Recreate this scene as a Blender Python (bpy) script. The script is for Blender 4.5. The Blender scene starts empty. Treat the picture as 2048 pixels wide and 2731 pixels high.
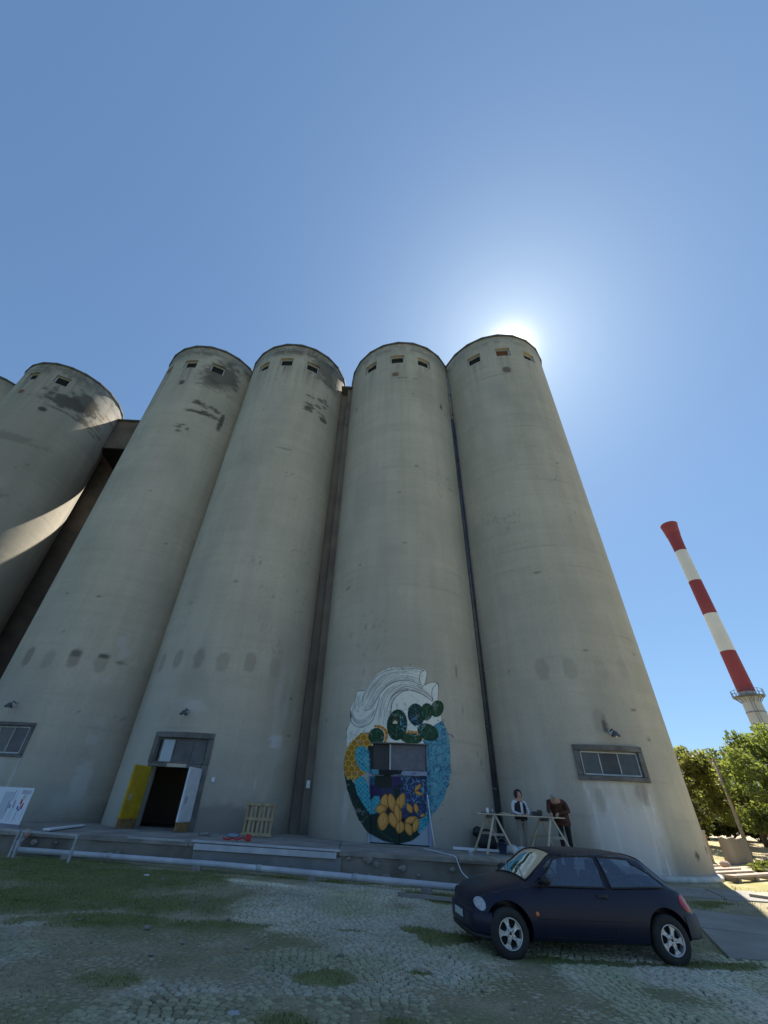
import bpy, bmesh, math, random
import numpy as np
from mathutils import Vector, Matrix, noise as mnoise

sc = bpy.context.scene
rad = math.radians
random.seed(7); rng = np.random.default_rng(7)

# ------------------------------------------------------------------ camera
PITCH, ROLL = 0.609782, 0.056965
cam = bpy.data.cameras.new('camera')
cam.sensor_fit = 'HORIZONTAL'; cam.sensor_width = 36.0; cam.lens = 19.0908
cam.shift_x = 0.02580; cam.shift_y = 0.01929
cam.clip_start = 0.05; cam.clip_end = 6000
cam_o = bpy.data.objects.new('camera', cam); sc.collection.objects.link(cam_o)
_f = Vector((0, math.cos(PITCH), math.sin(PITCH))); _u = Vector((0, -math.sin(PITCH), math.cos(PITCH))); _x = Vector((1, 0, 0))
_cx = math.cos(ROLL)*_x + math.sin(ROLL)*_u
_cu = -math.sin(ROLL)*_x + math.cos(ROLL)*_u
cam_o.matrix_world = Matrix(((_cx.x, _cu.x, -_f.x, 0), (_cx.y, _cu.y, -_f.y, 0), (_cx.z, _cu.z, -_f.z, 1.45), (0, 0, 0, 1)))
sc.camera = cam_o

# ------------------------------------------------------------------ sky, sun, exposure
SUN_AZ, SUN_EL = rad(30.9), rad(55.5)
SUN_DIR = Vector((math.sin(SUN_AZ)*math.cos(SUN_EL), math.cos(SUN_AZ)*math.cos(SUN_EL), math.sin(SUN_EL)))
world = bpy.data.worlds.new('World'); sc.world = world; world.use_nodes = True
wn, wl = world.node_tree.nodes, world.node_tree.links
wn.clear()
w_out = wn.new('ShaderNodeOutputWorld'); w_bg = wn.new('ShaderNodeBackground')
w_sky = wn.new('ShaderNodeTexSky'); w_sky.sky_type = 'NISHITA'; w_sky.sun_disc = False
w_sky.sun_elevation = SUN_EL; w_sky.sun_rotation = SUN_AZ
w_sky.altitude = 100; w_sky.air_density = 1.0; w_sky.dust_density = 0.45; w_sky.ozone_density = 3.0
# aureole of the sun in the air around it (world direction, all round the sun)
w_tc = wn.new('ShaderNodeTexCoord'); w_dot = wn.new('ShaderNodeVectorMath'); w_dot.operation = 'DOT_PRODUCT'
w_dot.inputs[1].default_value = SUN_DIR
w_nrm = wn.new('ShaderNodeVectorMath'); w_nrm.operation = 'NORMALIZE'
wl.new(w_tc.outputs['Generated'], w_nrm.inputs[0]); wl.new(w_nrm.outputs[0], w_dot.inputs[0])
w_acos = wn.new('ShaderNodeMath'); w_acos.operation = 'ARCCOSINE'; w_acos.use_clamp = False
wl.new(w_dot.outputs['Value'], w_acos.inputs[0])
def glow(width_deg, amp):
    m1 = wn.new('ShaderNodeMath'); m1.operation = 'DIVIDE'; m1.inputs[1].default_value = rad(width_deg); wl.new(w_acos.outputs[0], m1.inputs[0])
    m3 = wn.new('ShaderNodeMath'); m3.operation = 'MULTIPLY'; m3.inputs[1].default_value = -1.0; wl.new(m1.outputs[0], m3.inputs[0])
    m4 = wn.new('ShaderNodeMath'); m4.operation = 'EXPONENT'; wl.new(m3.outputs[0], m4.inputs[0])
    m5 = wn.new('ShaderNodeMath'); m5.operation = 'MULTIPLY'; m5.inputs[1].default_value = amp; wl.new(m4.outputs[0], m5.inputs[0])
    return m5
g1, g2 = glow(0.8, 45.0), glow(3.8, 2.3)
w_add = wn.new('ShaderNodeMath'); w_add.operation = 'ADD'; wl.new(g1.outputs[0], w_add.inputs[0]); wl.new(g2.outputs[0], w_add.inputs[1])
w_mul = wn.new('ShaderNodeVectorMath'); w_mul.operation = 'SCALE'; w_mul.inputs[0].default_value = (1.0, 0.93, 0.72)
wl.new(w_add.outputs[0], w_mul.inputs['Scale'])
w_sum = wn.new('ShaderNodeVectorMath'); w_sum.operation = 'ADD'
w_tint = wn.new('ShaderNodeVectorMath'); w_tint.operation = 'MULTIPLY'; w_tint.inputs[1].default_value = (0.77, 1.05, 1.30); w_gam = wn.new('ShaderNodeGamma'); w_gam.inputs[1].default_value = 0.66; wl.new(w_sky.outputs[0], w_gam.inputs[0]); wl.new(w_gam.outputs[0], w_tint.inputs[0])   # white balance of the blue
wl.new(w_tint.outputs[0], w_sum.inputs[0]); wl.new(w_mul.outputs[0], w_sum.inputs[1])
wl.new(w_sum.outputs[0], w_bg.inputs['Color']); w_bg.inputs['Strength'].default_value = 0.086
wl.new(w_bg.outputs[0], w_out.inputs['Surface'])
sun = bpy.data.lights.new('sun', 'SUN'); sun.energy = 5.0; sun.angle = rad(0.53); sun.color = (1.0, 0.93, 0.82)
sun_o = bpy.data.objects.new('sun', sun); sc.collection.objects.link(sun_o)
sun_o.rotation_euler = SUN_DIR.to_track_quat('Z', 'Y').to_euler()
sc.view_settings.view_transform = 'Standard'; sc.view_settings.look = 'None'
sc.view_settings.exposure = 1.15; sc.view_settings.gamma = 1.0; sc.view_settings.use_curve_mapping = False
sc.cycles.max_bounces = 8; sc.cycles.diffuse_bounces = 4; sc.cycles.transparent_max_bounces = 12

# ------------------------------------------------------------------ helpers
COL = sc.collection
def lin(h):
    if isinstance(h, str):
        h = h.lstrip('#'); c = [int(h[i:i+2], 16)/255 for i in (0, 2, 4)]
        return tuple(x/12.92 if x <= .04045 else ((x+.055)/1.055)**2.4 for x in c)
    return tuple(h)
def mat(name, col, rough=0.85, col2=None, scale=2.0, bump=0.0, bscale=25.0, metal=0.0, spec=0.4, stretch=None, detail=5.0, trans=0.0, coat=0.0):
    m = bpy.data.materials.new(name); m.use_nodes = True
    n, l = m.node_tree.nodes, m.node_tree.links
    b = n['Principled BSDF']; b.inputs['Roughness'].default_value = rough; b.inputs['Metallic'].default_value = metal
    b.inputs['Specular IOR Level'].default_value = spec; b.inputs['Transmission Weight'].default_value = trans
    b.inputs['Coat Weight'].default_value = coat
    c1 = lin(col); c2 = lin(col2) if col2 is not None else tuple(x*0.72 for x in c1)
    tc = n.new('ShaderNodeTexCoord'); src = tc.outputs['Object']
    if stretch:
        mp = n.new('ShaderNodeMapping'); mp.inputs['Scale'].default_value = stretch; l.new(src, mp.inputs['Vector']); src = mp.outputs[0]
    nz = n.new('ShaderNodeTexNoise'); nz.inputs['Scale'].default_value = scale; nz.inputs['Detail'].default_value = detail; l.new(src, nz.inputs['Vector'])
    rp = n.new('ShaderNodeValToRGB'); rp.color_ramp.elements[0].position = .32; rp.color_ramp.elements[1].position = .68
    rp.color_ramp.elements[0].color = (*c2, 1); rp.color_ramp.elements[1].color = (*c1, 1)
    l.new(nz.outputs['Fac'], rp.inputs['Fac']); l.new(rp.outputs['Color'], b.inputs['Base Color'])
    if bump:
        nb = n.new('ShaderNodeTexNoise'); nb.inputs['Scale'].default_value = bscale; nb.inputs['Detail'].default_value = 4; l.new(src, nb.inputs['Vector'])
        bp = n.new('ShaderNodeBump'); bp.inputs['Strength'].default_value = bump; bp.inputs['Distance'].default_value = .02
        l.new(nb.outputs['Fac'], bp.inputs['Height']); l.new(bp.outputs[0], b.inputs['Normal'])
    return m
class MB:
    def __init__(s): s.v = []; s.f = []
    def add(s, vs, fs):
        o = len(s.v); s.v += [tuple(p) for p in vs]; s.f += [tuple(i+o for i in f) for f in fs]; return s
    def box(s, c, size, rz=0.0, M=None):
        hx, hy, hz = size[0]/2, size[1]/2, size[2]/2
        vs = [Vector((x, y, z)) for z in (-hz, hz) for (x, y) in ((-hx, -hy), (hx, -hy), (hx, hy), (-hx, hy))]
        T = Matrix.Translation(c) @ Matrix.Rotation(rz, 4, 'Z')
        if M is not None: T = M @ T
        return s.add([T @ v for v in vs], [(3, 2, 1, 0), (4, 5, 6, 7), (0, 1, 5, 4), (1, 2, 6, 5), (2, 3, 7, 6), (3, 0, 4, 7)])
    def bar(s, p0, p1, w, h, up=(0, 0, 1)):
        p0, p1 = Vector(p0), Vector(p1); d = (p1-p0).normalized(); up = Vector(up)
        if abs(d.dot(up)) > .98: up = Vector((0, 1, 0))
        a = d.cross(up).normalized()*w/2; b = a.cross(d).normalized()*h/2
        vs = [p+q for p in (p0, p1) for q in (-a-b, a-b, a+b, -a+b)]
        return s.add(vs, [(3, 2, 1, 0), (4, 5, 6, 7), (0, 1, 5, 4), (1, 2, 6, 5), (2, 3, 7, 6), (3, 0, 4, 7)])
    def tube(s, pts, r, n=10, caps=True):
        pts = [Vector(p) for p in pts]; rs = r if isinstance(r, (list, tuple)) else [r]*len(pts)
        o = len(s.v); prev = None
        for i, p in enumerate(pts):
            d = (pts[min(i+1, len(pts)-1)]-pts[max(i-1, 0)]).normalized()
            if prev is None:
                a = d.cross(Vector((0, 0, 1)) if abs(d.z) < .9 else Vector((1, 0, 0))).normalized()
            else: a = (prev-d*prev.dot(d)).normalized()
            prev = a; b = d.cross(a)
            for k in range(n):
                t = 2*math.pi*k/n; s.v.append(tuple(p+(a*math.cos(t)+b*math.sin(t))*rs[i]))
        for i in range(len(pts)-1):
            for k in range(n):
                k2 = (k+1) % n; s.f.append((o+i*n+k, o+i*n+k2, o+(i+1)*n+k2, o+(i+1)*n+k))
        if caps:
            s.f.append(tuple(o+k for k in reversed(range(n)))); s.f.append(tuple(o+(len(pts)-1)*n+k for k in range(n)))
        return s
    def lathe(s, prof, c=(0, 0, 0), n=48, a0=0.0, a1=2*math.pi):
        full = abs(a1-a0-2*math.pi) < 1e-6; m = n if full else n+1; o = len(s.v)
        for (r, z) in prof:
            for k in range(m):
                t = a0+(a1-a0)*k/n; s.v.append((c[0]+r*math.cos(t), c[1]+r*math.sin(t), c[2]+z))
        for i in range(len(prof)-1):
            for k in range(n):
                k2 = (k+1) % m if full else k+1
                s.f.append((o+i*m+k, o+i*m+k2, o+(i+1)*m+k2, o+(i+1)*m+k))
        return s
    def ball(s, c, r, n=10, m=7, jit=0.0):
        rx, ry, rz_ = r if isinstance(r, (tuple, list)) else (r, r, r); o = len(s.v)
        for i in range(m+1):
            ph = math.pi*i/m
            for k in range(n):
                t = 2*math.pi*k/n; j = 1+random.uniform(-jit, jit)
                s.v.append((c[0]+rx*j*math.sin(ph)*math.cos(t), c[1]+ry*j*math.sin(ph)*math.sin(t), c[2]-rz_*j*math.cos(ph)))
        for i in range(m):
            for k in range(n):
                k2 = (k+1) % n; s.f.append((o+i*n+k, o+i*n+k2, o+(i+1)*n+k2, o+(i+1)*n+k))
        return s
    def grid(s, P):  # P[i][j] points
        o = len(s.v); ni, nj = len(P), len(P[0])
        for row in P: s.v += [tuple(p) for p in row]
        for i in range(ni-1):
            for j in range(nj-1): s.f.append((o+i*nj+j, o+i*nj+j+1, o+(i+1)*nj+j+1, o+(i+1)*nj+j))
        return s
    def xf(s, M): s.v = [tuple(M @ Vector(p)) for p in s.v]; return s
    def build(s, name, m, parent=None, smooth=False, bevel=0.0):
        me = bpy.data.meshes.new(name); me.from_pydata(s.v, [], s.f); me.update()
        if smooth: me.polygons.foreach_set('use_smooth', [True]*len(me.polygons))
        o = bpy.data.objects.new(name, me); COL.objects.link(o)
        if m is not None: me.materials.append(m)
        if parent is not None: o.parent = parent
        if bevel:
            bv = o.modifiers.new('bevel', 'BEVEL'); bv.width = bevel; bv.segments = 2; bv.limit_method = 'ANGLE'
        return o
def tag(o, label=None, cat=None, group=None, kind=None):
    if label: o['label'] = label
    if cat: o['category'] = cat
    if group: o['group'] = group
    if kind: o['kind'] = kind
    return o
def thing(name, label, cat, group=None, loc=(0, 0, 0)):
    o = bpy.data.objects.new(name, None); COL.objects.link(o); o.location = loc; o.empty_display_size = .2
    return tag(o, label, cat, group)
def np_mesh(name, V, F, m, parent=None, smooth=True, paint=None):
    """V (n,3), F (k,4) numpy -> mesh object; paint (n,4) goes in a colour attribute"""
    me = bpy.data.meshes.new(name); V = np.asarray(V, np.float32); F = np.asarray(F, np.int32); k = F.shape[1]
    me.vertices.add(len(V)); me.vertices.foreach_set('co', V.ravel())
    me.loops.add(F.size); me.loops.foreach_set('vertex_index', F.ravel())
    me.polygons.add(len(F)); me.polygons.foreach_set('loop_start', np.arange(0, F.size, k, dtype=np.int32))
    me.polygons.foreach_set('loop_total', np.full(len(F), k, np.int32))
    me.polygons.foreach_set('use_smooth', np.full(len(F), smooth, bool))
    me.update(calc_edges=True); me.validate()
    if paint is not None:
        a = me.color_attributes.new('paint', 'FLOAT_COLOR', 'POINT'); a.data.foreach_set('color', np.asarray(paint, np.float32).ravel())
    if m is not None: me.materials.append(m)
    o = bpy.data.objects.new(name, me); COL.objects.link(o)
    if parent is not None: o.parent = parent
    return o
# value noise for stains and for the ground
_H = rng.random((256, 256))
def vnoise(x, y, seed=0):
    x = np.asarray(x, float)+seed*17.31; y = np.asarray(y, float)+seed*9.77
    xi, yi = np.floor(x).astype(int), np.floor(y).astype(int); fx, fy = x-xi, y-yi
    fx = fx*fx*(3-2*fx); fy = fy*fy*(3-2*fy)
    h = lambda a, b: _H[a % 256, b % 256]
    return (h(xi, yi)*(1-fx)+h(xi+1, yi)*fx)*(1-fy)+(h(xi, yi+1)*(1-fx)+h(xi+1, yi+1)*fx)*fy
def fbm(x, y, seed=0, o=4):
    s = 0; a = .5; t = 0
    for i in range(o): s = s+a*vnoise(np.asarray(x)*2**i, np.asarray(y)*2**i, seed+i*3); t += a; a *= .5
    return s/t
def sstep(a, b, x):
    t = np.clip((np.asarray(x, float)-a)/(b-a), 0, 1); return t*t*(3-2*t)

# ------------------------------------------------------------------ materials
def paint_mat(name, c_light, c_dark, rough=.9, bump=.25, streak=True, tint=(1, 1, 1)):
    """weathered concrete; its 'paint' attribute carries stains, patches, coats of paint and some painted shade"""
    m = bpy.data.materials.new(name); m.use_nodes = True
    n, l = m.node_tree.nodes, m.node_tree.links; b = n['Principled BSDF']
    b.inputs['Roughness'].default_value = rough; b.inputs['Specular IOR Level'].default_value = .25
    tc = n.new('ShaderNodeTexCoord')
    def noise(scale, st=(1, 1, 1), det=6, rough_=.55):
        mp = n.new('ShaderNodeMapping'); mp.inputs['Scale'].default_value = st; l.new(tc.outputs['Object'], mp.inputs[0])
        z = n.new('ShaderNodeTexNoise'); z.inputs['Scale'].default_value = scale; z.inputs['Detail'].default_value = det; z.inputs['Roughness'].default_value = rough_
        l.new(mp.outputs[0], z.inputs['Vector']); return z.outputs['Fac']
    def ramp(src, a, b_, ca, cb):
        r = n.new('ShaderNodeValToRGB'); e = r.color_ramp.elements; e[0].position = a; e[1].position = b_; e[0].color = (*ca, 1); e[1].color = (*cb, 1)
        l.new(src, r.inputs[0]); return r.outputs[0]
    def mul(a, b_, f=1.0):
        x = n.new('ShaderNodeMix'); x.data_type = 'RGBA'; x.blend_type = 'MULTIPLY'; x.inputs['Factor'].default_value = f
        l.new(a, x.inputs['A']); l.new(b_, x.inputs['B']); return x.outputs['Result']
    base = ramp(noise(.35, (1, 1, .5), 8, .6), .3, .7, lin(c_dark), lin(c_light))
    base = mul(base, ramp(noise(.8, (.18, .18, 2.0), 6, .6), .35, .65, (.94, .94, .94), (1.03, 1.03, 1.03)))   # lift bands
    base = mul(base, ramp(noise(9, (1, 1, 1), 5, .7), .3, .7, (.92, .92, .92), (1.04, 1.04, 1.04)))
    base = mul(base, ramp(noise(45, (1, 1, 1), 3, .7), .35, .65, (.9, .9, .9), (1.05, 1.05, 1.05)))
    if streak:
        base = mul(base, ramp(noise(2.2, (1, 1, .06), 5, .6), .38, .62, (.95, .945, .94), (1.02, 1.02, 1.02)))
    at = n.new('ShaderNodeAttribute'); at.attribute_name = 'paint'
    mx = n.new('ShaderNodeMix'); mx.data_type = 'RGBA'
    l.new(at.outputs['Alpha'], mx.inputs['Factor']); l.new(base, mx.inputs['A']); l.new(at.outputs['Color'], mx.inputs['B'])
    l.new(mx.outputs['Result'], b.inputs['Base Color'])
    bp = n.new('ShaderNodeBump'); bp.inputs['Strength'].default_value = bump; bp.inputs['Distance'].default_value = .03
    ad = n.new('ShaderNodeMath'); ad.operation = 'ADD'; l.new(noise(14, (1, 1, 1.6), 6, .65), ad.inputs[0]); l.new(noise(1.2, (.5, .5, 2.5), 4, .5), ad.inputs[1])
    l.new(ad.outputs[0], bp.inputs['Height']); l.new(bp.outputs[0], b.inputs['Normal'])
    return m
M_SILO = paint_mat('silo_concrete', (.545, .50, .41), (.455, .42, .345))
M_MURAL = paint_mat('mural_paint', (.5, .5, .5), (.4, .4, .4), rough=.7, bump=.15)
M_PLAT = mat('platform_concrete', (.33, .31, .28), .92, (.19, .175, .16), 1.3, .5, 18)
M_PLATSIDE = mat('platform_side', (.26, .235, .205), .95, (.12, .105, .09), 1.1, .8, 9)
M_TRIM = mat('concrete_trim', (.17, .168, .16), .92, (.10, .098, .094), 2.5, .5, 22)
M_ROOF = mat('roof_felt', (.13, .125, .12), .85, (.07, .068, .066), 3, .3)
M_PARA = mat('parapet', (.36, .33, .27), .92, (.2, .185, .155), 1.2, .5, 16)
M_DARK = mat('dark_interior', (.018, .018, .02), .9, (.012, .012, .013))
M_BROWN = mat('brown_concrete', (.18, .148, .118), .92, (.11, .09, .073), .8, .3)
M_PANE = mat('dirty_glass', (.035, .04, .05), .25, (.06, .065, .07), 3, 0, spec=.6)
M_PANE2 = mat('grimy_pane', (.11, .11, .12), .4, (.07, .07, .08), 2.5)
M_PANE3 = mat('smoked_pane', (.06, .062, .07), .35, (.04, .042, .05), 2.5)
M_SKYPANE = mat('sky_tinted_pane', (.30, .36, .42), .12, (.27, .33, .4), 1, 0, spec=.8)  # pale blue base colour stands in for reflected sky
M_STEEL = mat('painted_steel', (.42, .44, .46), .5, (.30, .31, .33), 6, .1, metal=.2)
M_PALEFRAME = mat('pale_frame', (.5, .53, .56), .6, (.38, .4, .42), 4)
M_PIPE = mat('pale_pipe', (.50, .52, .56), .5, (.36, .37, .42), 2.5, .1, metal=.1)
M_DARKPIPE = mat('drain_pipe', (.10, .11, .13), .45, (.06, .065, .08), 2, .1, metal=.3)
M_LIGHTPIPE = mat('grey_pipe', (.24, .26, .29), .5, (.16, .17, .19), 2, metal=.2)
M_WOOD = mat('pallet_wood', (.40, .31, .19), .8, (.27, .2, .12), 6, .3, 30, stretch=(1, 1, .2))
M_WOODG = mat('grey_wood', (.34, .31, .27), .85, (.22, .2, .17), 7, .3, 30)
M_WOODP = mat('pale_wood', (.55, .47, .36), .8, (.42, .34, .25), 7, .2, 30)
M_YELLOW = mat('yellow_paint', (.52, .36, .02), .6, (.38, .25, .018), 3, .15, 12)
M_WHITE = mat('white_paint', (.62, .65, .7), .5, (.52, .55, .6), 3, .1)
M_CARD = mat('white_sheet', (.7, .74, .8), .6, (.64, .68, .74), 2)
M_RUST = mat('rust', (.24, .085, .04), .9, (.13, .05, .03), 12, .4)
M_RED = mat('red_plastic', (.42, .03, .03), .5, (.5, .02, .025), 5)
M_BLACK = mat('black_plastic', (.02, .02, .022), .5, (.014, .014, .016), 6)
M_BRUSH = mat('rubble', (.3, .28, .26), .95, (.18, .165, .15), 6, .6)

# ------------------------------------------------------------------ ground
def ground_z(x, y):
    x = np.asarray(x, float); y = np.asarray(y, float)
    z = -0.15*(1-sstep(9.8, 13.2, y)) + 1.0*sstep(26, 46, y)*sstep(0, 14, x)
    near = np.clip(1-np.abs(y-9)/14, 0, 1)*np.clip(1-np.abs(x)/22, 0, 1)
    return z+near*0.05*(fbm(x*.5, y*.5, 4)-.5)
def gblob(x, y, cx, cy, rx, ry, rz=0.0):
    dx, dy = x-cx, y-cy; c, s = math.cos(rz), math.sin(rz)
    u, v = (dx*c+dy*s)/rx, (-dx*s+dy*c)/ry
    return np.exp(-(u*u+v*v)*1.2)
GRASS = [(-8.6, 13.4, 3.6, 1.6, .1, 1.25), (-5.4, 12.3, 3.2, 1.7, .2, 1.25), (-5.4, 10.3, 2.2, 1.3, .2, 1.2), (-3.4, 10.4, 1.5, 1.0, 0, 1.0), (-3.7, 8.9, 1.5, .7, .1, 1.05), (-2.2, 9.0, 1.1, .5, 0, .9),
         (-.2, 6.85, .45, .35, 0, 1.0), (-.45, 5.65, .42, .3, 0, 1.2), (.55, 5.75, .3, .2, 0, 1.1), (-2.45, 6.4, .5, .35, 0, .75), (.1, 9.2, .5, .16, 0, .7), (1.25, 9.5, .6, .3, 0, .8),
         (1.75, 9.0, .6, .5, 0, 1.05), (1.0, 7.2, .3, .16, 0, .75), (3.4, 8.1, 1.6, .25, .1, .95), (5.6, 8.35, .9, .3, .1, .95), (8.9, 13.1, 1.0, .45, .5, 1.05), (11.4, 15.2, 1.4, 1.2, .6, .85), (-.6, 13.4, 3.0, .5, -.12, .75),
         (2.4, 12.0, 1.6, .7, -.1, .8), (6.2, 8.0, .9, .22, .1, .7)]
def grass_mask(x, y):
    g = np.zeros(np.shape(x))
    for cx, cy, rx, ry, rz, a in GRASS: g = np.maximum(g, a*gblob(x, y, cx, cy, rx, ry, rz))
    n = fbm(np.asarray(x)*1.9, np.asarray(y)*1.9, 11, 5)
    return sstep(.30, .98, g+(n-.5)*1.0)
def soil_mask(x, y):      # where earth has crept over the stones
    n = fbm(np.asarray(x)*.75, np.asarray(y)*.75, 23, 4)
    left = sstep(1.6, -3.0, np.asarray(x)-.1*(np.asarray(y)-8))*.30
    return sstep(.48, .72, n+left-.06)
def axis(lo, hi, step, far):
    a = list(np.arange(lo, hi+1e-6, step)); s = step
    while a[-1] < far: s *= 1.35; a.append(a[-1]+s)
    s = step
    while a[0] > -far: s *= 1.35; a.insert(0, a[0]-s)
    return np.array(a)
gx, gy = axis(-11, 14.5, .085, 2500), axis(4.2, 18.6, .085, 2500)
GX, GY = np.meshgrid(gx, gy, indexing='ij'); x, y = GX.ravel(), GY.ravel()
gz = ground_z(x, y)
gm, sm = grass_mask(x, y), soil_mask(x, y)
inner = ((x > -12) & (x < 15) & (y > 4) & (y < 19)).astype(float)
gz = gz+inner*(gm*.02*fbm(x*4, y*4, 5)+.018*(fbm(x*3, y*3, 31)-.5))
soil_a, soil_b = np.array((.23, .20, .12)), np.array((.38, .33, .215))
t = fbm(x*1.4, y*1.4, 51)[:, None]; t2 = fbm(x*9, y*9, 57, 3)[:, None]
colr = (soil_a*(1-t)+soil_b*t)*(.72+.5*t2)
gcol = np.array((.14, .17, .055))*(.75+.6*t2)
colr = colr*(1-gm[:, None]*.9)+gcol*gm[:, None]*.9
# moss film over the stones' joints and pale sunlit yard to the right and behind
moss = sstep(.42, .66, fbm(x*.9, y*.9, 77))[:, None]*.6
colr = colr*(1-moss)+np.array((.17, .18, .085))*moss
yard = (sstep(10.5, 13.5, x+.4*(y-16))*sstep(13, 17, y+.5*(x-10)))[:, None]
t3 = sstep(.40, .62, fbm(x*.35, y*.35, 91))[:, None]
ycol = np.array((.52, .43, .29))*(1-t3)+np.array((.30, .27, .11))*t3
ycol = ycol*(.8+.4*t2)
colr = colr*(1-yard)+ycol*yard
far = (1-inner)[:, None]*(1-yard)
fcol = np.array((.47, .40, .285))*(.8+.4*t)  # unseen pale ground, lightened to bounce sunlight onto the silos
bounce_cut = np.maximum(sstep(5, 13, x), sstep(-5, -13, x))[:, None]; fcol = fcol*(1-bounce_cut)+np.array((.055, .07, .028))*(.8+.4*t)*bounce_cut      # dark unseen ground at both sides, added to cut bounce light
colr = colr*(1-far)+fcol*far
ni, nj = len(gx), len(gy); idx = np.arange(ni*nj).reshape(ni, nj)
GF = np.stack([idx[:-1, :-1].ravel(), idx[1:, :-1].ravel(), idx[1:, 1:].ravel(), idx[:-1, 1:].ravel()], 1)
def vcol_mat(name, rough=.95, bump=.4, fine=30.0, spec=.2):
    m = bpy.data.materials.new(name); m.use_nodes = True; n, l = m.node_tree.nodes, m.node_tree.links; b = n['Principled BSDF']
    b.inputs['Roughness'].default_value = rough; b.inputs['Specular IOR Level'].default_value = spec
    at = n.new('ShaderNodeAttribute'); at.attribute_name = 'paint'; tc = n.new('ShaderNodeTexCoord')
    z = n.new('ShaderNodeTexNoise'); z.inputs['Scale'].default_value = fine; z.inputs['Detail'].default_value = 6; z.inputs['Roughness'].default_value = .7; l.new(tc.outputs['Object'], z.inputs['Vector'])
    r = n.new('ShaderNodeValToRGB'); r.color_ramp.elements[0].position = .3; r.color_ramp.elements[1].position = .7
    r.color_ramp.elements[0].color = (.6, .6, .6, 1); r.color_ramp.elements[1].color = (1.25, 1.25, 1.25, 1); l.new(z.outputs['Fac'], r.inputs[0])
    x_ = n.new('ShaderNodeMix'); x_.data_type = 'RGBA'; x_.blend_type = 'MULTIPLY'; x_.inputs['Factor'].default_value = 1
    l.new(at.outputs['Color'], x_.inputs['A']); l.new(r.outputs[0], x_.inputs['B']); l.new(x_.outputs['Result'], b.inputs['Base Color'])
    bp = n.new('ShaderNodeBump'); bp.inputs['Strength'].default_value = bump; bp.inputs['Distance'].default_value = .02
    l.new(z.outputs['Fac'], bp.inputs['Height']); l.new(bp.outputs[0], b.inputs['Normal'])
    return m
M_GROUND = vcol_mat('earth_and_grass')
ground = np_mesh('ground', np.stack([x, y, gz], 1), GF, M_GROUND, paint=np.concatenate([colr, np.ones((len(x), 1))], 1))
tag(ground, kind='structure')

# cobbles laid in waved courses
M_COB = vcol_mat('cobble_stone', .8, .5, 40, .35)
def stone_shape(sx, sy, h, seed):
    r = random.Random(seed); a = .80
    vs = []
    for (lx, ly) in ((-1, -1), (1, -1), (1, 1), (-1, 1)):
        vs.append((lx*sx/2*(1+r.uniform(-.05, .05)), ly*sy/2*(1+r.uniform(-.05, .05)), -.05))
    for (lx, ly) in ((-1, -1), (1, -1), (1, 1), (-1, 1)):
        vs.append((lx*sx/2*(1+r.uniform(-.06, .06)), ly*sy/2*(1+r.uniform(-.06, .06)), h-.012))
    for (lx, ly) in ((-1, -1), (1, -1), (1, 1), (-1, 1)):
        vs.append((lx*sx/2*a*(1+r.uniform(-.1, .1)), ly*sy/2*a*(1+r.uniform(-.1, .1)), h+r.uniform(-.004, .004)))
    vs.append((r.uniform(-.01, .01), r.uniform(-.01, .01), h+.006))
    fs = []
    for k in range(4):
        k2 = (k+1) % 4; fs += [(k, k2, 4+k2), (k, 4+k2, 4+k), (4+k, 4+k2, 8+k2), (4+k, 8+k2, 8+k), (8+k, 8+k2, 12)]
    return np.array(vs), np.array(fs)
SHAPES = [stone_shape(.089, .076, .018, i) for i in range(10)]
PX, PY, WAVE, AMP = .098, .088, .92, .17
cobs = []
for j in range(int((13.6-5.2)/PY)):
    y0 = 5.2+j*PY
    xs0 = -8.5+random.uniform(0, PX)
    i = 0; xx = xs0
    while xx < 8.2:
        w = PX*random.uniform(.9, 1.12); xc = xx+w/2; xx += w
        ph = ((xc/WAVE) % 1.0)*2-1
        yy = y0+AMP*(1-ph*ph); slope = -AMP*4*ph/WAVE
        cobs.append((xc+random.uniform(-.006, .006), yy+random.uniform(-.008, .008), math.atan(slope)*.8+random.uniform(-.07, .07), w/PX))
cobs = np.array(cobs)
vis = (cobs[:, 1] > 5.0) & (cobs[:, 0] > -.62*cobs[:, 1]-1.2) & (cobs[:, 0] < .70*cobs[:, 1]+1.2)
apron_l = lambda yy: 5.2+.0*yy
vis &= ~((cobs[:, 0] > 6.0) & (cobs[:, 1] > 8.7)) & ~((cobs[:, 1] > 13.1-.12*cobs[:, 0]))
cobs = cobs[vis]
cg, cs = grass_mask(cobs[:, 0], cobs[:, 1]), soil_mask(cobs[:, 0], cobs[:, 1])
pale = gblob(cobs[:, 0], cobs[:, 1], -1.6, 12.35, 2.1, .24, -.30)
sink = -.055*cg-.023*cs*(1-pale)-.006*rng.random(len(cobs))
cz = ground_z(cobs[:, 0], cobs[:, 1])+.004+sink+.012*pale
keep = sink+.012*pale > -.036; cobs, cz, pale, cs_k = cobs[keep], cz[keep], pale[keep], cs[keep]
dist = np.hypot(cobs[:, 0], cobs[:, 1]); order = np.argsort(dist)
inframe = (cobs[:, 1] > 5.5+.07*np.abs(cobs[:, 0])) & (cobs[:, 0] > -.52*cobs[:, 1]) & (cobs[:, 0] < .69*cobs[:, 1])
near_i = [i for i in order if inframe[i]][:300]; near_set = set(near_i)
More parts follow.
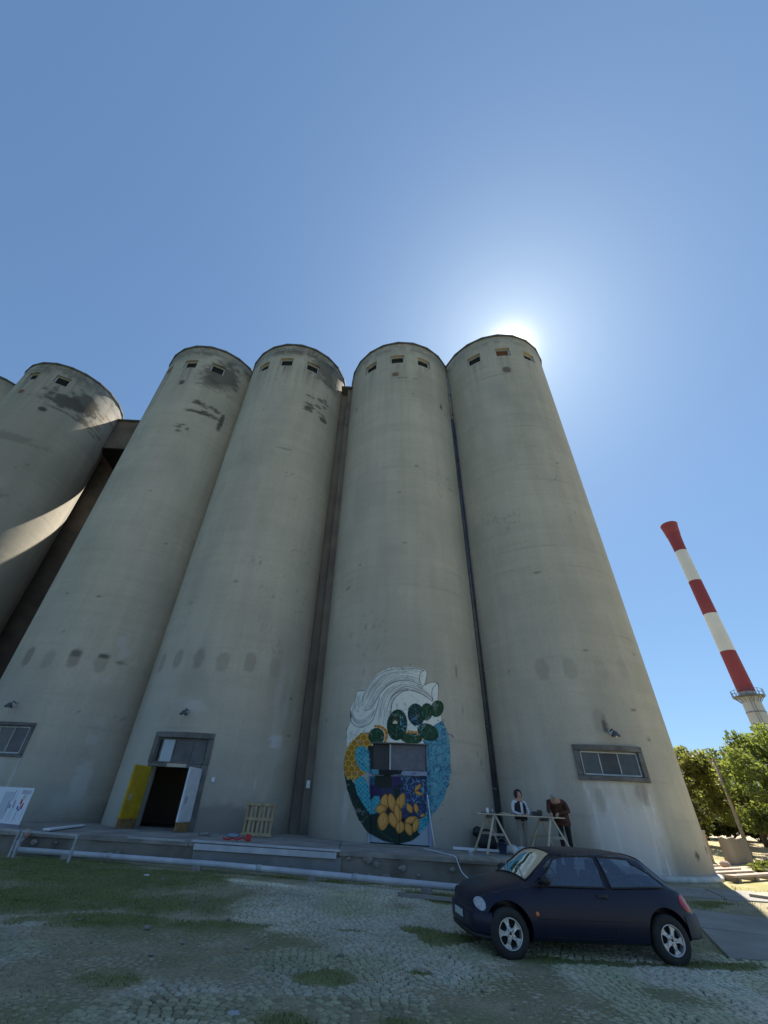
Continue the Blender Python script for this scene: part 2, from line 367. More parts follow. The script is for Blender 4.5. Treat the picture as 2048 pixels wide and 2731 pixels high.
def cob_col(i):
    k = rng.random(); b = .84+.26*rng.random()
    c = np.array((.45, .415, .325)) if k < .6 else (np.array((.45, .385, .29)) if k < .85 else np.array((.40, .395, .30)))
    mo = float(sstep(.42, .66, fbm(cobs[i, 0]*.9, cobs[i, 1]*.9, 77)))*.5; c = c*(1-mo)+np.array((.29, .30, .14))*mo
    dirt = float(cs_k[i])*.55*(1-pale[i]); tone = (.74+.62*float(fbm(cobs[i, 0]*.6, cobs[i, 1]*.6, 131, 3)))*(1+.14*float(sstep(-1, 2.5, cobs[i, 0]))); c = c*tone; c = c*(1-dirt)+np.array((.28, .245, .155))*dirt
    return c*b*(1+.55*pale[i])
SV, SF, SC = [], [], []; o = 0
for i in range(len(cobs)):
    V, F = SHAPES[i % 10]; xc, yc, a, w = cobs[i]; c_ = cob_col(i)
    if i in near_set: continue
    ca, sa = math.cos(a), math.sin(a)
    P = np.stack([xc+V[:, 0]*w*ca-V[:, 1]*sa, yc+V[:, 0]*w*sa+V[:, 1]*ca, cz[i]+V[:, 2]+V[:, 0]*rng.normal(0, .05)+V[:, 1]*rng.normal(0, .05)], 1)
    SV.append(P); SF.append(F+o); SC.append(np.repeat(np.append(c_, 1)[None], len(V), 0)); o += len(V)
cst = np_mesh('cobblestones', np.concatenate(SV), np.concatenate(SF), M_COB, ground, False, np.concatenate(SC)); tag(cst, kind='stuff')
cob_me = []
for k, (V, F) in enumerate(SHAPES):
    for q in range(3):
        me_o = np_mesh('cobblestone', V, F, M_COB, None, False, np.repeat(np.append(cob_col(0)*(.8+.2*q), 1)[None], len(V), 0)); cob_me.append(me_o.data); bpy.data.objects.remove(me_o)
for i in near_i:
    c = bpy.data.objects.new('cobblestone', random.choice(cob_me)); COL.objects.link(c); c.parent = ground
    c.location = (cobs[i, 0], cobs[i, 1], cz[i]); c.rotation_euler = (random.gauss(0, .05), random.gauss(0, .05), cobs[i, 2]); c.scale = (cobs[i, 3], 1, 1)

# grass blades
def blades(name, pts, hmin, hmax, m, lean=.5, width=.010, parent=None):
    n = len(pts); h = rng.uniform(hmin, hmax, n); a = rng.uniform(0, 2*np.pi, n); w = width*rng.uniform(.7, 1.4, n)
    la = rng.uniform(0, 2*np.pi, n); ld = h*lean*rng.random(n)
    dx, dy = np.cos(a)*w, np.sin(a)*w
    p0 = np.stack([pts[:, 0]-dx, pts[:, 1]-dy, pts[:, 2]-.01], 1); p1 = np.stack([pts[:, 0]+dx, pts[:, 1]+dy, pts[:, 2]-.01], 1)
    p2 = np.stack([pts[:, 0]+np.cos(la)*ld, pts[:, 1]+np.sin(la)*ld, pts[:, 2]+h], 1)
    V = np.stack([p0, p1, p2], 1).reshape(-1, 3); F = np.arange(3*n).reshape(n, 3)
    k = rng.random(n)[:, None]; col = np.array((.10, .135, .03))*(1-k)+np.array((.21, .21, .06))*k
    col = np.where(rng.random(n)[:, None] < .12, np.array((.2, .17, .08)), col)*(.7+.6*rng.random(n)[:, None])
    P = np.repeat(np.concatenate([col, np.ones((n, 1))], 1), 3, 0)
    o_ = np_mesh(name, V, F, m, parent, False, P); return o_
M_GRASS = vcol_mat('grass_blade', .7, 0.0, 8, .2)
N = 560000; px_, py_ = rng.uniform(-11, 14, N), rng.uniform(5, 18.4, N)
g_ = grass_mask(px_, py_); ok = (rng.random(N) < g_*np.clip(1.25-py_*.03, .3, 1)) & (px_ > -.68*py_-1) & (px_ < .75*py_+1) & (py_ < 14.2-.06*px_+sstep(7, 9, px_)*5)
ok &= ~((px_ > 8.2) & (py_ > 17.3))
pts = np.stack([px_[ok], py_[ok], ground_z(px_[ok], py_[ok])], 1)
gr = blades('grass', pts, .008, .042, M_GRASS, 1.0, .008); tag(gr, 'short green grass growing over the cobbles in patches', 'grass', kind='stuff')
# tufts in the stone joints
N = 26000; px_, py_ = rng.uniform(-8, 8, N), rng.uniform(5.1, 13, N); ok = (fbm(px_*1.3, py_*1.3, 61) > .56) & (px_ > -.6*py_-1) & (px_ < .7*py_+1)
pts2 = np.stack([px_[ok], py_[ok], ground_z(px_[ok], py_[ok])], 1)
jg = blades('weed_tufts', pts2, .006, .022, M_GRASS, 1.0, .007); tag(jg, 'sparse weeds between the cobbles', 'weeds', kind='stuff')

# concrete apron beside the car, in the silos' shade
ap = MB()
apv = [(6.1, 8.6), (8.4, 8.9), (12.2, 12.2), (13.6, 16.2), (12.9, 18.0), (10.8, 17.4), (8.4, 16.9), (8.0, 13.0), (6.4, 9.9)]
M_APRON = mat('apron_concrete', (.30, .285, .255), .92, (.22, .205, .18), 1.2, .4, 14)
SLABS = [[(6.0, 8.75), (7.6, 8.75), (8.55, 10.3), (7.0, 10.75)], [(7.65, 8.8), (9.2, 9.0), (10.2, 10.3), (8.62, 10.27)], [(7.05, 10.82), (8.58, 10.36), (9.4, 11.7), (7.75, 12.3)], [(8.64, 10.34), (10.25, 10.37), (11.2, 11.7), (9.46, 11.68)],
         [(7.6, 14.2), (10.0, 14.0), (10.9, 16.1), (7.9, 16.4)], [(10.0, 13.95), (12.4, 13.8), (13.2, 15.9), (10.96, 16.08)]]
apron = tag(bpy.data.objects.new('concrete_apron', None), kind='structure'); COL.objects.link(apron)
for s_ in SLABS:
    m_ = MB(); zz = [float(ground_z(a, b)) for a, b in s_]; top = max(zz)+.03
    n_ = len(s_); m_.add([(a, b, top-.12) for a, b in s_]+[(a+random.uniform(-.02, .02), b+random.uniform(-.02, .02), z_+.03) for (a, b), z_ in zip(s_, zz)], [tuple(reversed(range(n_))), tuple(range(n_, 2*n_))]+[(k, (k+1) % n_, n_+(k+1) % n_, n_+k) for k in range(n_)])
    m_.build('paving_slab', M_APRON, apron, bevel=.012)

# ------------------------------------------------------------------ silos
R, HT = 4.207, 32.9
CEN = {0: (-36.95, 27.6), 1: (-29.1, 26.8), 2: (-14.474, 24.315), 3: (-6.629, 23.498), 4: (2.484, 22.549), 5: (10.329, 21.731)}
HTS = {0: 32.9, 1: 33.2, 2: 33.2, 3: 32.9, 4: 32.5, 5: 33.0}
class Frame:
    """local axes on a silo wall: x to the right along it, y into the wall, z up"""
    def __init__(s, k, ang):
        a = rad(ang); c = CEN[k]; d = Vector((math.cos(a), math.sin(a), 0))
        s.O = Vector((c[0], c[1], 0))+d*R; s.T = Vector((-math.sin(a), math.cos(a), 0)); s.N = -d
        s.M = Matrix(((s.T.x, s.N.x, 0, s.O.x), (s.T.y, s.N.y, 0, s.O.y), (0, 0, 1, 0), (0, 0, 0, 1)))
def merge_lines(base, extra, tol):
    b = [v for v in base if all(abs(v-e) > tol for e in extra)]; return np.array(sorted(set(b) | set(extra)))
def silo_wall(k, root, openings, paintfn, z0=0.0, fine=1.5, zstep=.13):
    cx, cy = CEN[k]; Ht = HTS[k]
    A = merge_lines(list(np.arange(-196, 20, fine))+list(np.arange(20, 164, 8.0)), [v for op in openings for v in op[:2]], fine*.45)
    Z = merge_lines(list(np.arange(z0, Ht-.01, zstep))+[Ht], [v for op in openings for v in op[2:4]], zstep*.45)
    ar = np.radians(A); na, nz_ = len(A), len(Z)
    AA, ZZ = np.meshgrid(ar, Z, indexing='ij')
    V = np.stack([cx+R*np.cos(AA), cy+R*np.sin(AA), ZZ], 2).reshape(-1, 3)
    ii, jj = np.meshgrid(np.arange(na), np.arange(nz_-1), indexing='ij'); i2 = (ii+1) % na
    am = np.where(ii == na-1, 999, (A[ii]+A[i2])/2); zm = (Z[jj]+Z[jj+1])/2
    keep = np.ones(ii.shape, bool)
    for op in openings: keep &= ~((am > op[0]) & (am < op[1]) & (zm > op[2]) & (zm < op[3]))
    F = np.stack([ii*nz_+jj, i2*nz_+jj, i2*nz_+jj+1, ii*nz_+jj+1], 2)[keep]
    Vl, Fl = [V], [F]; o = len(V)
    for (a0, a1, z0_, z1_, dep) in openings:                     # reveals
        fr = Frame(k, (a0+a1)/2); aa = [a for a in A if a0-1e-6 <= a <= a1+1e-6]
        ring = [(a, z0_) for a in aa]+[(a, z1_) for a in reversed(aa)]
        outer = [Vector((cx+R*math.cos(rad(a)), cy+R*math.sin(rad(a)), z)) for a, z in ring]
        inn = []
        for p in outer:
            l = fr.M.inverted() @ p; inn.append(fr.M @ Vector((l.x, dep, l.z)))
        n = len(ring); Vl.append(np.array([tuple(p) for p in outer+inn]))
        Fl.append(np.array([(o+q, o+(q+1) % n, o+n+(q+1) % n, o+n+q) for q in range(n)])); o += 2*n
    V = np.concatenate(Vl); F = np.concatenate(Fl)
    ang = np.degrees(np.arctan2(V[:, 1]-cy, V[:, 0]-cx)); ang = np.where(ang > 20, ang-360, ang)
    w = np_mesh('wall', V, F, M_SILO, root, True, paintfn(ang, V[:, 2]))
    me = w.data
    try: me.set_sharp_from_angle(angle=rad(40))
    except Exception: pass
    return w
class Paint:
    def __init__(s, ang, z): s.a, s.z = ang, z; s.c = np.zeros((len(z), 3)); s.al = np.zeros(len(z)); s.x = np.radians(ang)*R
    def over(s, m, col):
        m = np.clip(m, 0, 1)[:, None]; col = np.array(col); a0 = s.al[:, None]
        an = m+a0*(1-m); s.c = np.where(an > 1e-6, (col*m+s.c*a0*(1-m))/np.maximum(an, 1e-6), s.c); s.al = an[:, 0]
    def blob(s, ang, z, wx, wz, col, al=1.0, edge=.25, nz=.0, ns=2.0, seed=0):
        u = (s.x-math.radians(ang)*R)/wx; v = (s.z-z)/wz; d = (np.abs(u)**2.6+np.abs(v)**2.6)**(1/2.6)
        if nz:
            d = d+nz*((fbm(s.x*ns*.8, s.z*ns*1.3, seed)-.5)*1.5+(fbm(s.x*ns*2.4, s.z*ns*3.6, seed+5, 3)-.5)*1.5); edge *= .6
        s.over(al*(1-sstep(1-edge, 1+edge, d)), col)
    def out(s): return np.concatenate([s.c, s.al[:, None]], 1)
DK, PL = (.105, .098, .082), (.50, .49, .46)
def common(p, k, dark_top):
    Ht = HTS[k]; n = fbm(p.x*.8, p.z*.8, 3+k); n2 = fbm(p.x*2.5, p.z*2.5, 13+k)
    top = sstep(Ht-1.9, Ht-.7, p.z)
    p.over(top*sstep(.30, .62, n2*.6+n*.4)*dark_top, DK)
    p.over(sstep(Ht-1.05, Ht-.85, p.z)*(.35+.65*sstep(.35, .6, n2))*.75*dark_top, (.15, .14, .12))
    lift = np.abs(((p.z+.05*(n-.5)) / 1.15) % 1.0-.5)*1.15                                # day joints of the slipform
    p.over(sstep(.035, .0, lift)*sstep(.38, .6, fbm(p.x*.6, p.z*2.0, 210+k))*.30, (.24, .225, .19))
    band = vnoise(np.zeros(len(p.z))+k*3.3, p.z*.75, 300); p.over(sstep(.45, .85, band+(n-.5)*.7)*.22, (.33, .31, .255))
    for wa in WIN.get(k, ()):                                                              # wash-down below the top windows
        dx = (p.x-math.radians(wa)*R)/.62; dz = WZ[k]-.55-p.z
        p.over(np.exp(-dx**4)*sstep(0, .1, dz)*np.exp(-np.clip(dz, 0, 99)/2.2)*sstep(.4, .65, fbm(p.x*5, p.z*.25, 230+k))*(.25+.5*dark_top), (.16, .15, .13))
    crk = np.abs(fbm(p.x*.45, p.z*.45, 250+k, 5)-.5); p.over(sstep(.006, .0, crk)*sstep(.55, .7, fbm(p.x*.2, p.z*.2, 260+k))*.5, (.15, .14, .125))
    p.over(sstep(Ht-.75, Ht-.65, p.z)*sstep(.5, .62, n2)*.5, (.42, .40, .34))           # flaking parapet
    p.over(sstep(1.5, .45, p.z+ (n-.5)*1.4)*.45, (.20, .185, .165))                      # splash zone
    p.over(sstep(9, 1.5, p.z)*.22*sstep(.35, .6, n), (.30, .30, .30))                    # greyer towards the foot
    runs = fbm(p.x*3.3, p.z*.11, 40+k, 3)
    p.over(sstep(.62, .8, runs)*sstep(Ht-9, Ht-1, p.z)*.25*dark_top, DK)
    p.over(sstep(.55, .8, fbm(p.x*.35, p.z*.12, 60+k))*.25, (.55, .52, .44)); p.over(sstep(.52, .78, fbm(p.x*.5, p.z*.22, 160+k))*.35, (.31, .30, .26))
    for q in range(16):                                                                  # small chips and scabs
        a = rng.uniform(-165, -25); z = rng.uniform(1, Ht-3); p.blob(a, z, rng.uniform(.04, .16), rng.uniform(.02, .06), (.12, .11, .10), .7, .5, .5, 5, q)
def scars(p, ang, z, n, seed, wx=1.3, wz=1.0, spread=10):
    r = random.Random(seed)
    for q in range(n): p.blob(ang+r.uniform(-spread, spread), z+r.uniform(-wz, wz), r.uniform(.18, .5)*wx*.7, r.uniform(.06, .16), (.08, .075, .06), .75, .6, 1.1, 3.2, seed+q)
def patches(p, angs, z=6.85, seed=1, al=.3):
    r = random.Random(seed)
    for q, a in enumerate(angs): p.blob(a, z+r.uniform(-.08, .08), .27, .46, (.235, .205, .165), al*r.uniform(.6, 1.5), .22, .15, 3, seed+q)
def paint1(ang, z):
    p = Paint(ang, z); p.over(.55*sstep(-25, -45, ang), (.26, .24, .20)); common(p, 1, 1.0); p.blob(-50, 29.4, 1.7, .75, (.09, .085, .075), .9, .5, .8, 1.3, 3); p.blob(-33, 30.2, 1.0, .9, (.1, .092, .08), .8, .5, .8, 1.4, 5)  # first coat darkens the front only: shade painted into the wall colour
    p.blob(-25, 28.5, .7, .3, DK, .8, .5, .6, 2, 8); p.blob(-64, 27.6, .3, .22, (.05, .048, .045), .9, .2); p.blob(-45, 28.2, 1.4, .1, DK, .7, .5, .5, 2, 9); p.blob(-97, 29.2, .25, .25, (.2, .07, .04), .9, .2)
    p.blob(-75, 24, 2.5, .35, DK, .35, .6, .8, 1.2, 15); p.blob(-60, 19, 1.6, .4, DK, .4, .6, .8, 1.4, 17)
    for q in range(14): p.blob(rng.uniform(-30, 10), rng.uniform(28, 32), .5, .1, (.2, .13, .07), .6, .5, .8, 2, q)
    return p.out()
def paint2(ang, z):
    p = Paint(ang, z); common(p, 2, 1.0); p.blob(-58, 30.4, 1.3, 1.5, DK, .85, .6, .7, 1.1, 4); p.blob(-66, 28.9, .9, .7, DK, .6, .6, .8, 1.5, 6)
    scars(p, -62, 25.9, 12, 21, 1.5, .7, 14); p.blob(-44, 25.4, .18, .9, (.06, .06, .045), .85, .4, .4, 2, 2); p.blob(-96, 28.3, .22, .3, (.09, .08, .07), .9, .2)
    scars(p, -75, 23.2, 4, 25, .9, .5, 6)
    patches(p, (-110.6, -94.2, -78.4, -62), 6.82, 2, .5); p.blob(-78.4, 7.1, .22, .16, DK, .7, .5, .3, 3); p.blob(-62, 7.15, .24, .1, DK, .9, .4, .3, 3)
    p.blob(-50, 7.0, .3, .1, DK, .7, .4, .3, 3)
    for q in range(12): p.blob(rng.uniform(-56, -40), rng.uniform(3.2, 8.5), rng.uniform(.12, .3), rng.uniform(.15, .4), PL, .4, .6, .7, 2, q)
    p.blob(-47.5, 1.95, .38, .75, PL, .8, .4, .4, 2, 3); p.blob(-49, 1.3, .6, .5, PL, .35, .6, .6, 2, 5)
    p.blob(-96, 1.7, .5, 1.1, PL, .7, .5, .4, 1.5, 7); p.blob(-83, 1.9, .05, 1.0, (.55, .55, .53), .8, .4)
    return p.out()
def paint3(ang, z):
    p = Paint(ang, z); common(p, 3, 1.0); p.blob(-45, 31.0, 1.5, 1.3, DK, .8, .6, .7, 1.1, 14); p.blob(-32, 31.2, .5, 1.1, (.42, .36, .26), .5, .4, .6, 1.5, 3)
    scars(p, -52, 26.5, 13, 31, 1.2, 1.1, 12); p.blob(-43, 25.4, .35, .25, (.05, .06, .03), .8, .5, .5, 3, 3); p.blob(-75, 21, .5, .08, DK, .6, .5, .5, 2, 3)
    patches(p, (-132, -116, -100.2, -84.6, -67.4, -50), 6.9, 5, .4)
    p.blob(-95, 4.9, .5, .35, PL, .75, .6, .7, 2, 33); p.blob(-104, 5.0, .6, .3, PL, .3, .6, .7, 2, 35)
    p.blob(-41, 3.85, .32, .28, (.6, .6, .6), .85, .4, .6, 3, 9); p.blob(-36, 3.4, .4, .4, PL, .5, .6, .7, 2, 19)
    for q in range(8): p.blob(rng.uniform(-46, -34), rng.uniform(1.5, 7.5), .15, rng.uniform(.3, .7), PL, .35, .6, .6, 2, q)
    p.blob(-126, 5.0, .9, 2.6, PL, .22, .6, .5, 1, 7); p.blob(-63, .9, 2.2, .5, (.15, .14, .13), .5, .6, .5, 1.5, 3); p.blob(-132, 2.0, .4, 1.6, (.38, .40, .36), .5, .5, .4, 1.5, 4)
    p.blob(-50, 2.2, .05, .2, (.6, .6, .6), .8, .4)
    return p.out()
def paint4(ang, z):
    p = Paint(ang, z); common(p, 4, .4); p.blob(-101, 28.4, .26, .26, (.17, .10, .07), .9, .25); p.blob(-95, 28.0, .75, .05, (.1, .09, .08), .8, .5, .5, 3, 3); p.blob(-80, 28.0, .3, .06, (.1, .09, .08), .7, .5, .5, 3, 4)
    p.blob(-51, 26.0, .12, .28, (.07, .06, .05), .9, .4); p.blob(-148, 26.4, .08, .3, (.1, .09, .08), .6, .4)
    p.blob(-128, 1.6, .14, .55, PL, .6, .4, .5, 3, 3); p.blob(-60, 6.9, .03, .28, (.14, .13, .12), .8, .3); p.blob(-57, 5.3, .03, .24, (.14, .13, .12), .8, .3)
    for q in range(10): p.blob(rng.uniform(-36, -28), rng.uniform(3, 24), .1, rng.uniform(.3, 1.0), PL, .5, .6, .6, 2, q)
    p.blob(-120, 3.6, .5, .4, (.45, .40, .24), .4, .5, .4, 2, 3)
    return p.out()
def paint5(ang, z):
    p = Paint(ang, z); common(p, 5, .3); p.blob(-97.5, 28.5, .3, .34, (.13, .1, .08), .85, .2); p.blob(-112, 28.0, .9, .05, (.14, .13, .12), .6, .5, .5, 3, 3)
    patches(p, (-120.2, -105, -87.3, -72), 7.0, 8, .25)
    w = sstep(2.86, 2.7, p.z)*sstep(-114, -110, ang)*sstep(-76, -80, ang)
    run = vnoise(p.x*4.2, p.z*.22, 71)
    p.over(w*(.30+.40*run), (.60, .58, .54))
    for a, wd, al in ((-111, .035, .95), (-103.5, .03, .95), (-84, .045, .95), (-80.5, .03, .95), (-92, .06, .4), (-97, .12, .35)):
        s_ = (2.8-p.z)*1.7*(1 if a < -95 else -.6); p.over(w*al*np.exp(-((p.x-math.radians(a)*R-s_*.05-.05*np.sin(p.z*3+a))/wd)**2), (.66, .65, .62))
    p.blob(-95, 1.1, 1.0, 1.1, (.62, .61, .59), .6, .5, .6, 1.4, 5)
    p.blob(-105.5, 2.15, .14, .4, (.3, .28, .24), .5, .5, .4, 2, 5); p.blob(-84, 2.5, .3, .35, (.22, .2, .17), .6, .5, .4, 2, 6)
    p.blob(-95.6, 4.9, .34, .52, (.40, .37, .31), .6, .15); p.blob(-95.6, 4.9, .27, .44, (.33, .30, .25), .7, .2, .3, 3, 7); p.blob(-94, 4.7, .1, .3, (.09, .08, .07), .8, .4, .5, 4, 3)
    p.blob(-128, 3.2, .3, .7, PL, .35, .6, .6, 2, 3); p.blob(-74, 5.4, .14, .03, (.08, .08, .08), .8, .3); p.blob(-60, .72, .14, .1, (.04, .04, .04), .9, .3); p.blob(-45, .9, .12, .1, (.05, .05, .05), .9, .3)
    return p.out()
plain = lambda k: (lambda ang, z: (lambda p: (common(p, k, .5), p.out())[1])(Paint(ang, z)))

WIN = {1: (-99.4, -65.7), 2: (-128.1, -96.2, -66.2), 3: (-122, -94.2, -64.7), 4: (-129.7, -99.1, -69.8), 5: (-126.9, -96.9, -67.2)}
WZ = {1: 31.36, 2: 30.75, 3: 30.55, 4: 30.35, 5: 30.78}
WW, WH = 7.4, .52      # half angle, half height
def top_window(k, ang, root, reveal_dep=.34, tint=None):
    fr = Frame(k, ang); zc = WZ[k]; hw = R*math.sin(rad(WW))
    w = MB().box((0, .30, zc), (hw*2-.02, .02, WH*2-.02), M=fr.M).build('window', M_DARK if tint is None else tint, root)
    f = MB(); 
    for sx in (-1, 1): f.box((sx*(hw-.055), .22, zc), (.09, .08, WH*2-.03), M=fr.M)
    for sz in (-1, 1): f.box((0, .22, zc+sz*(WH-.055)), (hw*2-.20, .08, .08), M=fr.M)
    f.build('frame', M_PALEFRAME, w)
    return w
def roof(k, root, n=22, rot=0.0):
    c = CEN[k]; Ht = HTS[k]; rr = (R+.07)/math.cos(math.pi/n)
    prof = [(0, .12), (rr-.02, .10), (rr, .06), (rr, -.10), (R-.2, -.12)]
    MB().lathe(prof, (c[0], c[1], Ht), n, rot, rot+2*math.pi).build('roof', M_ROOF, root)
SILO_LABEL = {0: 'concrete silo cut off by the left edge of the picture, behind its neighbour', 1: 'stained silo with two top windows and sunlit flank, across the gap on the left',
              2: 'silo left of the yellow door with a row of dark oval wall patches', 3: 'silo with the open yellow door and dark stains below its top',
              4: 'silo with the painted heart mural on its base', 5: 'rightmost silo with a three-pane window and white streaks, sun behind its top'}
SILO = {}
def silo(k, openings, paintfn, fine=1.5, zstep=.13):
    root = thing('silo', SILO_LABEL[k], 'silo', 'grain silos in a row', (CEN[k][0], CEN[k][1], 0)); SILO[k] = root
    root.location = (0, 0, 0)
    ops = list(openings)
    for a in WIN.get(k, ()): ops.append((a-WW, a+WW, WZ[k]-WH, WZ[k]+WH, .34))
    silo_wall(k, root, ops, paintfn, 0.0, fine, zstep)
    roof(k, root)
    for i, a in enumerate(WIN.get(k, ())):
        top_window(k, a, root, tint=M_RUST if (k, i) == (5, 1) else None)
    return root
silo(0, [], plain(0), 3, .5)
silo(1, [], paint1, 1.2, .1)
silo(2, [(-115.2, -84.2, 2.76, 3.84, .26)], paint2, 1.4, .1)
silo(3, [(-111.2, -81.4, 2.70, 3.64, .26), (-110.4, -81.4, .525, 2.58, .5)], paint3, 1.4, .1)
silo(4, [(-114.3, -81.7, .525, 3.79, .30)], paint4, 1.4, .13)
silo(5, [(-110.4, -80.6, 2.98, 3.82, .22)], paint5, 1.1, .09)
# rear-row silo seen through the gap, link bridge, unseen rear silo and block added to shade the gap
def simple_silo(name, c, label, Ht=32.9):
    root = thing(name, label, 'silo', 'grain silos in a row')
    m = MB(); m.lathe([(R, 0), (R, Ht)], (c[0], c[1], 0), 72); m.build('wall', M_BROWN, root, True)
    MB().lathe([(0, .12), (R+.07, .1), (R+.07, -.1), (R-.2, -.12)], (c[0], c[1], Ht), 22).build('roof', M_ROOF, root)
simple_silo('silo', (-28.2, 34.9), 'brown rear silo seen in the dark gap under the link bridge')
simple_silo('silo', (-13.6, 32.3), 'unseen rear silo added behind the second silo to darken the gap')
hb = thing('shade_block', 'unseen tall building added behind the silos to shade the gap', 'building')
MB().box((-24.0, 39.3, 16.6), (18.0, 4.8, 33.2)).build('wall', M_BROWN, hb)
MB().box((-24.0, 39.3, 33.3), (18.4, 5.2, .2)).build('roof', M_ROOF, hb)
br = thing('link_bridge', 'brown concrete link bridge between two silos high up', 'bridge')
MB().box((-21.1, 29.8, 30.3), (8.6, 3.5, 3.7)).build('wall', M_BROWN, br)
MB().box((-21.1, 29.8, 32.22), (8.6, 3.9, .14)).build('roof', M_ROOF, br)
MB().box((-21.1, 29.82, 28.38), (8.7, 3.6, .12)).build('shade_slab', M_DARK, br)  # added dark slab, its colour stands in for shade under the bridge
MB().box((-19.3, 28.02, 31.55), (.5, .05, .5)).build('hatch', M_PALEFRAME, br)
# infill strip between the two pairs of silos
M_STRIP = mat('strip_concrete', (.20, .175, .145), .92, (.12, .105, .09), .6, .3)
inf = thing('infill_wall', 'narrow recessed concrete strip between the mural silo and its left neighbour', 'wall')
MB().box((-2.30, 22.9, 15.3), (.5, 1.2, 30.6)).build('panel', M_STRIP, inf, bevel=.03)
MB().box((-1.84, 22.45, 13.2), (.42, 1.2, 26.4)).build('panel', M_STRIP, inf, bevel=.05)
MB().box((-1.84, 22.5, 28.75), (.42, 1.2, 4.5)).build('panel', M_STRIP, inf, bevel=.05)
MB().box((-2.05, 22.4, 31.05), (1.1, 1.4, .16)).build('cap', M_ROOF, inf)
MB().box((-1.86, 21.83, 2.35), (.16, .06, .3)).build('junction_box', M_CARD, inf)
# base ring of the last silo
MB().lathe([(R+.02, .0), (R+.20, .0), (R+.20, .10), (R+.14, .15), (R+.01, .17)], (CEN[5][0], CEN[5][1], 0), 90, rad(-100), rad(10)).build('base_kerb', mat('limewash', (.55, .55, .52), .9, (.38, .37, .34), 3, .4), SILO[5], True)

# drain pipes in the valley
dp = thing('drain_pipe', 'tall dark drain pipe in the valley between the two right silos', 'pipe')
MB().tube([(6.16, 20.42, .52), (6.16, 20.42, 26.0)], .13, 12).build('lower_pipe', M_DARKPIPE, dp, True)
MB().tube([(6.18, 20.45, 26.05), (6.20, 20.5, 31.0), (6.25, 20.65, 31.6)], .115, 12).build('upper_pipe', M_LIGHTPIPE, dp, True)
MB().tube([(6.36, 20.40, .52), (6.36, 20.40, 25.6)], .05, 8).build('side_pipe', M_LIGHTPIPE, dp, True)
for z in np.arange(2.5, 31, 2.4):
    MB().lathe([(.145, -.05), (.16, -.04), (.16, .04), (.145, .05)], (6.17, 20.43, z), 14).build('clamp', M_DARKPIPE, dp, True)
sp_ = MB().tube([(6.62, 20.1, .52), (6.50, 20.22, 3.9)], .05, 8).build('standing_pipe', M_STEEL, None, True)
tag(sp_, 'short grey pipe propped beside the foot of the drain pipe', 'pipe')

# ---- windows and doors low down
def wall_window(k, a0, a1, z0, z1, root, panes, trim=.2, proud=.05, sill=True, wname='window', trim_bottom=True):
    ac = (a0+a1)/2; fr = Frame(k, ac); hw = R*math.sin(rad((a1-a0)/2)); sag = R-R*math.cos(rad((a1-a0)/2))
    w = MB().box((0, .225+0*sag, (z0+z1)/2), (hw*2-.03, .02, z1-z0-.03), M=fr.M).build(wname, M_DARK, root)
    # curved concrete surround
    def band(b0, b1, c0, c1):
        P = []; aa = np.linspace(b0, b1, 13)
        rows = [(R+.0, c0), (R+proud, c0+.01), (R+proud, c1-.01), (R+.0, c1)]
        for (r_, z_) in rows: P.append([(CEN[k][0]+r_*math.cos(rad(a)), CEN[k][1]+r_*math.sin(rad(a)), z_) for a in aa])
        return MB().grid(P)
    dw = math.degrees(trim/R)
    s = MB()
    parts_ = [(a0-dw, a1+dw, z1, z1+trim), (a0-dw, a0, z0, z1), (a1, a1+dw, z0, z1)]
    if trim_bottom: parts_.append((a0-dw, a1+dw, z0-trim*.8, z0))
    for b in parts_:
        m_ = band(*b); s.add(m_.v, m_.f)
        for e in (b[0], b[1]):
            ce = [(CEN[k][0]+r_*math.cos(rad(e)), CEN[k][1]+r_*math.sin(rad(e)), z_) for r_, z_ in ((R-.01, b[2]), (R+proud, b[2]+.01), (R+proud, b[3]-.01), (R-.01, b[3]))]
            s.add(ce, [(0, 1, 2, 3)])
    s.build('surround', M_TRIM, w)
    x0 = -hw
    edges = np.cumsum([0]+[p[0] for p in panes]); edges = edges/edges[-1]*(2*hw-.10)-hw+.05
    for i, (wd, m_) in enumerate(panes):
        MB().box(((edges[i]+edges[i+1])/2, .175, (z0+z1)/2), (edges[i+1]-edges[i]-.05, .02, z1-z0-.12), M=fr.M).build('pane', m_, w)
    f = MB()
    for e in edges: f.box((e, .165, (z0+z1)/2), (.035, .05, z1-z0-.06), M=fr.M)
    for zz in (z0+.045, z1-.045): f.box((0, .165, zz), (2*hw-.14, .045, .05), M=fr.M)
    f.build('frame', M_PALEFRAME if k != 3 else M_TRIM, w)
    return w
wall_window(5, -110.4, -80.6, 2.98, 3.82, SILO[5], [(1.0, M_PANE), (1.05, M_PANE3), (1.05, M_PANE)], .20, .08)
wall_window(2, -115.2, -84.2, 2.76, 3.84, SILO[2], [(1, M_PANE2), (1, M_PANE), (1, M_PANE2)], .14, .05)
w3 = wall_window(3, -111.2, -81.4, 2.70, 3.64, SILO[3], [(.16, M_DARK), (.62, M_SKYPANE), (.86, M_PANE2), (.66, M_PANE2)], .22, .05, wname='transom_window', trim_bottom=False)
